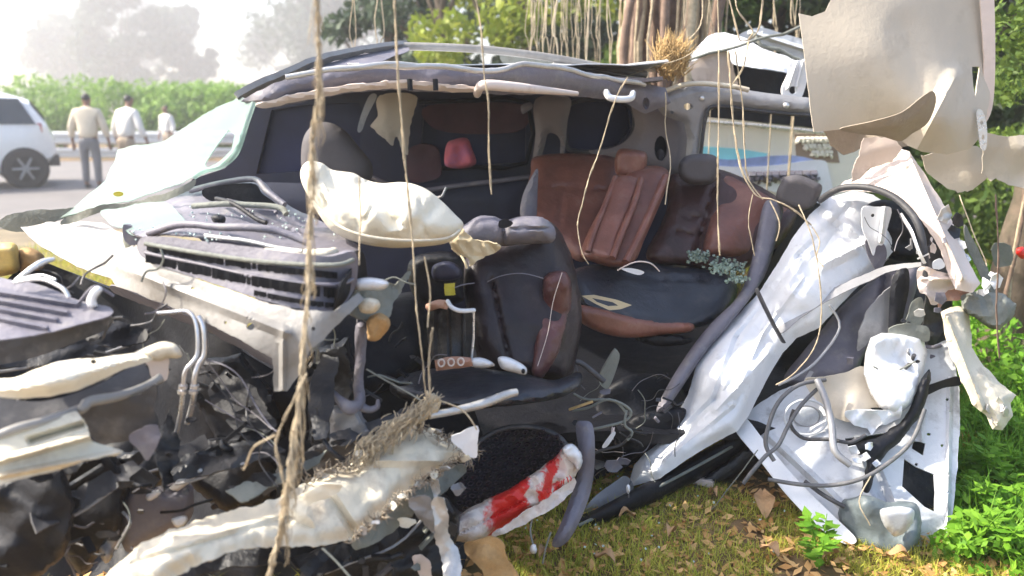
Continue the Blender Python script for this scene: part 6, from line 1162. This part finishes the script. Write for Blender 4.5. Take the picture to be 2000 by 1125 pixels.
# padded shape standing for a person seen through the far window, glass crumbs on the rear seat
o = pillow('bystander_shape', [(872, 282), (888, 272), (912, 270), (922, 290), (930, 318), (910, 328), (880, 328), (868, 318)], m_pinkc, None, D=4.12, T=.12, R=20, res=7, lum=.04, lf=9, cr=.01); tag(o, 'small pink and blue padded shape standing for a bystander at the far window', 'person stand-in')
m_crumb = M('green_glass_crumbs', (.20, .26, .21), .25, var=.5, bump=0)
L = []
for (cx, cy, rx, ry, n) in [(1362, 500, 20, 12, 80), (1415, 520, 34, 14, 120), (1440, 545, 20, 8, 40)]:
    for i in range(n):
        x = cx + random.gauss(0, rx * .5); y = cy + random.gauss(0, ry * .5); L.append(boxg(P(x, y, 3.28 + random.uniform(-.02, .02) - (y - 500) * .002), [random.uniform(.006, .013) for _ in range(3)], random.random() * 3, ry=random.random() * 3))
v, f = merge(L); tag(mk('glass_crumbs', v, f, m_crumb, None, False), 'greenish crumbs of shattered glass on the rear seat', 'glass crumbs', kind='stuff')

# ================================================================ HANGING ROOTS
def rootline(name, pts, r, mat, label, group=None, twist=0, strands=1, knots=0, cat='root'):
    r = r * .62; twist *= .55
    """a rope of thin aerial roots: several strands winding round one path"""
    c = catmull([tuple(P(*p)) for p in pts], 14) if len(pts) > 2 else [np.array(P(*pts[0])) + (np.array(P(*pts[1])) - np.array(P(*pts[0]))) * i / 30 for i in range(31)]
    L = []
    for s in range(strands):
        ph = s * 6.28 / strands + random.random(); q = []; fr = twist * random.uniform(.7, 1.3); rad = r * (1.1 if strands > 1 else 0)
        for i, p in enumerate(c):
            k = rad * (.35 + 1.0 * abs(noise.noise(Vector((i * .21, s * 3.3, r * 90)))))
            w2 = r * .6 * noise.noise(Vector((i * .3, s * 7.7, 5)))
            q.append((p[0] + k * math.cos(ph + i * fr) + w2, p[1] + k * math.sin(ph + i * fr), p[2]))
        rr = [(r / (strands ** .5)) * random.uniform(.65, 1.15) for _ in q]
        L.append(tube3(None, q, rr, None, seg=6, sm=1))
    v, f = merge(L); o = mk(name, v, f, mat, None, True, 180); return tag(o, label, cat, group)
g1 = 'aerial roots hanging in front of the wreck'
rootline('aerial_root', [(618, -20, 1.62), (622, 60, 1.62), (624, 160, 1.62), (612, 260, 1.62), (610, 340, 1.62), (606, 450, 1.6), (602, 540, 1.58), (596, 640, 1.56), (588, 740, 1.54), (578, 830, 1.52), (568, 900, 1.5), (562, 965, 1.5)], .0082, m_root, 'thick twisted bundle of roots hanging left of the airbag down to the bumper', g1, twist=.35, strands=6)
rootline('aerial_root', [(560, 960, 1.5), (552, 1000, 1.5), (546, 1050, 1.5), (532, 1100, 1.5), (520, 1150, 1.5)], .0095, m_root, 'frayed lower end of the root bundle in front of the cream bumper', g1, twist=.4, strands=6)
rootline('aerial_root', [(598, 730, 1.52), (570, 790, 1.5), (545, 842, 1.5), (540, 880, 1.5), (552, 930, 1.5), (558, 960, 1.5)], .004, m_root, 'thin side root looping left of the main bundle near the wires', g1, twist=.4, strands=3)
rootline('aerial_root', [(770, -20, 2.0), (776, 120, 2.0), (786, 260, 2.0), (794, 340, 2.0), (802, 440, 2.0), (810, 540, 1.98), (818, 640, 1.96), (826, 720, 1.96), (834, 780, 1.96)], .0048, m_root, 'long single root crossing the airbag down to the fibre clump', g1, strands=2, twist=.3)
rootline('aerial_root', [(926, -20, 2.2), (940, 60, 2.2), (946, 150, 2.2), (954, 200, 2.2), (955, 300, 2.2), (960, 380, 2.2)], .0036, m_root, 'thin root hanging in front of the far window, right of the airbag', g1, strands=2, twist=.3)
rootline('aerial_root', [(1226, 150, 2.6), (1200, 200, 2.6), (1172, 290, 2.6), (1150, 350, 2.58), (1134, 410, 2.56), (1128, 450, 2.56), (1140, 500, 2.55), (1150, 516, 2.55)], .0036, m_root, 'slanting beaded root over the brown middle seat', g1, strands=2, twist=.5)
rootline('aerial_root', [(1402, -20, 2.7), (1404, 120, 2.7), (1404, 240, 2.7), (1402, 330, 2.7), (1402, 430, 2.7), (1406, 500, 2.7)], .0042, m_root, 'straight pale root hanging in front of the rear seat', g1, strands=2, twist=.3)
rootline('aerial_root', [(1422, 100, 2.75), (1428, 180, 2.75), (1434, 250, 2.75), (1448, 330, 2.72), (1476, 380, 2.7), (1510, 390, 2.68), (1550, 410, 2.66), (1585, 440, 2.66)], .0055, m_root, 'branching root bending right toward the rear headrest', g1, strands=3, twist=.3)
rootline('aerial_root', [(1436, 100, 2.75), (1450, 200, 2.75), (1455, 300, 2.72), (1462, 350, 2.72), (1490, 390, 2.7)], .004, m_root, 'short root beside the branching root in the rear window', g1, strands=2, twist=.3)
rootline('aerial_root', [(1470, 380, 2.7), (1462, 430, 2.7), (1468, 470, 2.7), (1474, 500, 2.7)], .003, m_root, 'small kinked rootlet hanging over the rear seat back', g1)
rootline('aerial_root', [(1560, 400, 2.66), (1585, 460, 2.62), (1600, 540, 2.62), (1604, 620, 2.62), (1590, 680, 2.62), (1550, 730, 2.62), (1515, 752, 2.62)], .0040, m_root, 'long thin root curving across the white quarter panel', g1)
rootline('aerial_root', [(1420, -20, 3.6), (1440, 60, 3.6), (1450, 80, 3.6), (1480, 60, 3.6), (1492, -20, 3.6)], .006, m_root, 'forked yellowish root above the folded silver panel', g1, strands=2, twist=.3)
rootline('aerial_root', [(1430, 165, 3.7), (1452, 130, 3.7), (1462, 80, 3.7), (1470, 60, 3.7), (1440, 20, 3.7), (1436, -20, 3.7)], .006, m_root, 'knotted root running down past the folded silver panel', g1, strands=2, twist=.3)
rootline('aerial_root', [(1220, 60 + 90, 3.6), (1280, 130, 3.6), (1340, 110, 3.6), (1390, 70, 3.6)], .004, m_root, 'slanting twig in front of the dry straw clump', g1)
rootline('aerial_root', [(1372, -20, 4.0), (1372, 30, 4.0), (1362, 60, 4.0), (1330, 90, 4.0)], .006, m_root, 'pale forked root left of the folded silver panel', g1)
rootline('aerial_root', [(845, 640, 1.95), (838, 700, 1.95), (840, 775, 1.95)], .004, m_root, 'short root just above the fibre clump', g1, strands=2)
rootline('aerial_root', [(1944, 380, 2.7), (1950, 500, 2.7), (1946, 600, 2.7), (1952, 700, 2.7)], .005, m_rootd, 'brown root near the right edge beside the broken lamp housing', g1, strands=2)
rh = random.Random(8); L = []
mainp = catmull([(618, -20, 1.62), (624, 160, 1.62), (610, 340, 1.62), (602, 540, 1.58), (588, 740, 1.54), (568, 900, 1.5), (550, 1010, 1.5)], 30)
for k in range(130):
    p = mainp[min(len(mainp) - 1, int(len(mainp) * rh.random() ** .8))]; l = rh.uniform(20, 110); dx = rh.uniform(-16, 16)
    L.append(tube3(None, [P(p[0] + rh.uniform(-4, 4), p[1], p[2]), P(p[0] + dx * .6 + rh.uniform(-4, 4), p[1] + l * .4, p[2] - .01), P(p[0] + dx, p[1] + l * .75, p[2]), P(p[0] + dx * rh.uniform(.2, 1.3), p[1] + l, p[2] + .01)], [.0011, .0013, .001, .0005], None, seg=4, sm=3))
v, f = merge(L); o = mk('fine_roots', v, f, m_root, bpy.data.objects['aerial_root'], True, 180); o['kind'] = 'stuff'
g2 = 'aerial roots and thin trunks behind the wreck'
bt = thing('banyan_tree', (1.15, 6.4, 0), 'banyan trunk of many brown root columns behind the roof, beside the dry straw', 'tree', None)
for i in range(54):
    x = random.uniform(.78, 1.52); y = random.uniform(5.7, 6.7); r = random.choice((.006, .009, .014, .03, .04))
    pts = [(x + random.uniform(-.06, .06), y, 3.6), (x + random.uniform(-.04, .04), y, 2.6), (x + random.uniform(-.04, .04), y, 1.7), (x, y, .8), (x + random.uniform(-.1, .1), y, -.05)]
    tube3('root_column', pts, [r, r * 1.1, r, r * 1.2, r * 1.5], m_root if r < .012 or i % 5 == 0 else m_rootd, bt, seg=8, wob=.05)
tube3('trunk', [(1.24, 6.6, -.1), (1.22, 6.6, 1), (1.24, 6.6, 2), (1.2, 6.6, 3.8)], [.34, .2, .19, .17], m_rootd, bt, seg=14, wob=.04)
ORD = 'first second third fourth fifth sixth seventh eighth ninth tenth eleventh twelfth thirteenth fourteenth fifteenth sixteenth seventeenth eighteenth nineteenth twentieth'.split() + ['twenty-' + q for q in 'first second third fourth fifth sixth'.split()]
desc = ['bright', 'pale', 'beige', 'thin', 'straight', 'slightly bent', 'light', 'faded']
PXS = [690, 742, 1040, 1052, 1066, 1080, 1092, 1104, 1118, 1134, 1160, 1176, 1340, 1386, 1510, 1548, 1560, 1036, 1058, 1073, 1098, 1111, 1126, 1143, 1150, 1185]
for px in PXS:
    y = random.uniform(4.6, 5.6); j = random.uniform(-8, 8); r = random.uniform(.002, .0045)
    a = P(px, -30, y); b = P(px + j, 150 if px < 1340 else 120, y); b2 = P(px + j * 1.5, 150, y); b2.z = .0
    L = [tube3(None, [a, (a + b) / 2 + Vector((random.uniform(-.03, .03), 0, 0)), b, b2], [r, r, r * .9, r * .7], None, seg=6, wob=.012) for _ in range(2)]
    v, f = merge(L); o = mk('aerial_root', v, f, m_root, None, True, 180)
    tag(o, 'pale aerial root dangling behind the roof, %s from the left' % ORD[sorted(PXS).index(px)], 'root', g2)
et = thing('edge_tree', (2.95, 4.4, 0), 'olive brown vine covered trunk at the right edge of the picture', 'tree')
tube3('trunk', [(2.78, 4.4, -.1), (2.84, 4.4, .8), (2.88, 4.4, 1.5), (2.95, 4.4, 2.4)], [.15, .11, .10, .10], m_bark, et, seg=12, wob=.03)
tube3('limb', [(2.86, 4.35, 1.9), (2.5, 3.8, 2.18), (2.0, 3.2, 2.26), (1.3, 2.85, 2.24), (.9, 2.7, 2.32)], [.075, .06, .05, .04, .02], m_bark, et, seg=10, wob=.02)
for i in range(9):
    x = 2.66 + random.uniform(0, .34); r = random.uniform(.006, .016); tube3('vine', [(x, 4.22, 2.5), (x + random.uniform(-.05, .05), 4.2, 1.6), (x + random.uniform(-.05, .05), 4.2, .9), (x, 4.25, 0)], r, m_rootd if i % 2 else m_root, et, seg=6, wob=.03)
V, Q = leafcloud([(2.75 + random.uniform(-.25, .3), 4.4 + random.uniform(-.3, .2), random.uniform(1.0, 2.3), .12) for _ in range(26)], 2600, .025); fastmesh('crown', V, Q, m_lf_mid, et)
o = sheet('paper_scrap', [(1938, 480), (1962, 472), (1978, 486), (1974, 516), (1950, 520), (1936, 504)], m_sage, None, D=3.9, th=.004, res=6, cr=.04, jag=3); tag(o, 'pale paper scrap caught among stems near the right edge', 'scrap')
o = pillow('red_scrap', [(1988, 486), (2000, 484), (2006, 500), (1996, 508), (1987, 498)], m_red, None, D=3.9, T=.04, R=9, res=5, jag=2); tag(o, 'small red scrap at the right edge among the stems', 'scrap')
L = []
for i in range(420):
    a = random.uniform(0, 6.28); rr = random.random() ** .5; cx = 1318 + 32 * rr * math.cos(a) - 6; cy = 122 + 38 * rr * math.sin(a); an = random.uniform(-2.2, -.6); l = random.uniform(14, 42); y = 3.9 + random.uniform(-.12, .12)
    L.append(tube3(None, [P(cx, cy, y), P(cx + l * .6 * math.cos(an), cy + l * .5 * math.sin(an), y + .02), P(cx + l * math.cos(an) + random.uniform(-6, 6), cy + l * math.sin(an), y)], [.003, .0026, .001], None, seg=3, sm=1))
v, f = merge(L); tag(mk('dry_straw', v, f, m_straw, None, True, 180), 'clump of dry orange straw on the roof edge beside the banyan trunk', 'straw', kind='stuff')

# ================================================================ SMALL DEBRIS
m_gl2 = M('clear_glass_crumbs', (.55, .66, .62), .15, var=.3, bump=0)
L = []
r9 = random.Random(5)
for i in range(40):
    a = r9.uniform(0, 6.28); rr = r9.random() ** .5; p = G(1330 + 330 * rr * math.cos(a), 1030 + 90 * rr * math.sin(a)); p.z = .035 + r9.random() * .012
    L.append(boxg(p, [r9.uniform(.003, .007) for _ in range(3)], r9.random() * 3, ry=r9.random() * 3))
v, f = merge(L); tag(mk('glass_crumbs', v, f, m_gl2, None, False), 'scattered glass crumbs on the grass below the sill', 'glass crumbs', kind='stuff')
# glass crumbs and dust on the dashboard, the cowl and the front seat (parts of the wreck)
dbf = field([(235, 412, 2.70), (505, 350, 2.75), (660, 450, 2.40), (700, 482, 2.26), (600, 492, 2.10), (400, 462, 2.09), (275, 462, 2.25)])
L = []
for i in range(110):
    x = r9.uniform(250, 660); y = r9.uniform(395, 470); 
    if y < 395 + abs(x - 430) * .12: continue
    Y = float(dbf(np.array([[x, y]]))[0]) + r9.uniform(-.01, .02); s_ = r9.uniform(.002, .006); L.append(boxg(P(x, y, Y), (s_, s_, s_), r9.random() * 3, ry=r9.random() * 3))
v, f = merge(L); o = mk('glass_dust', v, f, m_gl2, car, False); o['kind'] = 'stuff'
# twigs and rootlets caught over the seats and the torn corner
tw = [[(1300, 180, 3.3), (1302, 260, 3.3), (1308, 330, 3.2), (1300, 400, 3.1)], [(1585, 440, 2.66), (1600, 470, 2.64), (1596, 500, 2.62), (1610, 520, 2.6)], [(1504, 392, 2.68), (1520, 430, 2.66), (1516, 470, 2.66)],
      [(1700, 930, 2.5), (1680, 980, 2.45), (1700, 1030, 2.42)], [(1880, 380, 2.9), (1900, 450, 2.85), (1925, 520, 2.8)], [(540, 850, 1.5), (500, 870, 1.52), (470, 915, 1.55)], [(850, 780, 1.98), (900, 800, 1.96), (930, 840, 1.95)], [(700, 350, 1.98), (704, 430, 1.98), (698, 520, 1.97)], [(830, 500, 1.98), (842, 560, 1.98), (838, 640, 1.97)]]
for i, q in enumerate(tw): tube('rootlet', q, .0022, m_root, car, seg=5, wob=.01)
# more thin bent wires and torn cable ends in the dark places
for i in range(46):
    z = r9.choice([((380, 620), (720, 960), (1.9, 2.1)), ((620, 900), (560, 760), (2.1, 2.3)), ((1130, 1330), (760, 900), (2.7, 2.85)), ((1660, 1850), (420, 860), (2.85, 2.95)), ((60, 380), (900, 1100), (1.75, 1.9)), ((100, 330), (540, 640), (1.9, 2.1))])
    x = r9.uniform(*z[0]); y = r9.uniform(*z[1]); Y = r9.uniform(*z[2]); a = r9.uniform(0, 6.28); q = []
    for k in range(5): q.append((x, y, Y + r9.uniform(-.03, .03))); a += r9.uniform(-.9, .9); x += 22 * math.cos(a); y += 22 * math.sin(a)
    tube('cable_end', q, r9.choice((.0014, .002, .003)), r9.choice((m_wire, m_rub, m_wire, m_sage, m_rub)), car, seg=5)
# ---- haze: the air itself, one closed box round everything
def haze():
    me = bpy.data.meshes.new('haze'); v, f = boxg((0, 92, 17.5), (400, 212, 37.2)); me.from_pydata(v.tolist(), [], f)
    o = bpy.data.objects.new('haze', me); COL.objects.link(o); o['kind'] = 'stuff'; o['label'] = 'pale dusty haze in the air'
    m = bpy.data.materials.new('haze'); m.use_nodes = True; t = m.node_tree; t.nodes.clear()
    out = t.nodes.new('ShaderNodeOutputMaterial'); pv = t.nodes.new('ShaderNodeVolumePrincipled')
    pv.inputs['Color'].default_value = (.95, .96, 1, 1); pv.inputs['Density'].default_value = HAZE; pv.inputs['Anisotropy'].default_value = .5
    t.links.new(pv.outputs[0], out.inputs['Volume']); me.materials.append(m)
haze()
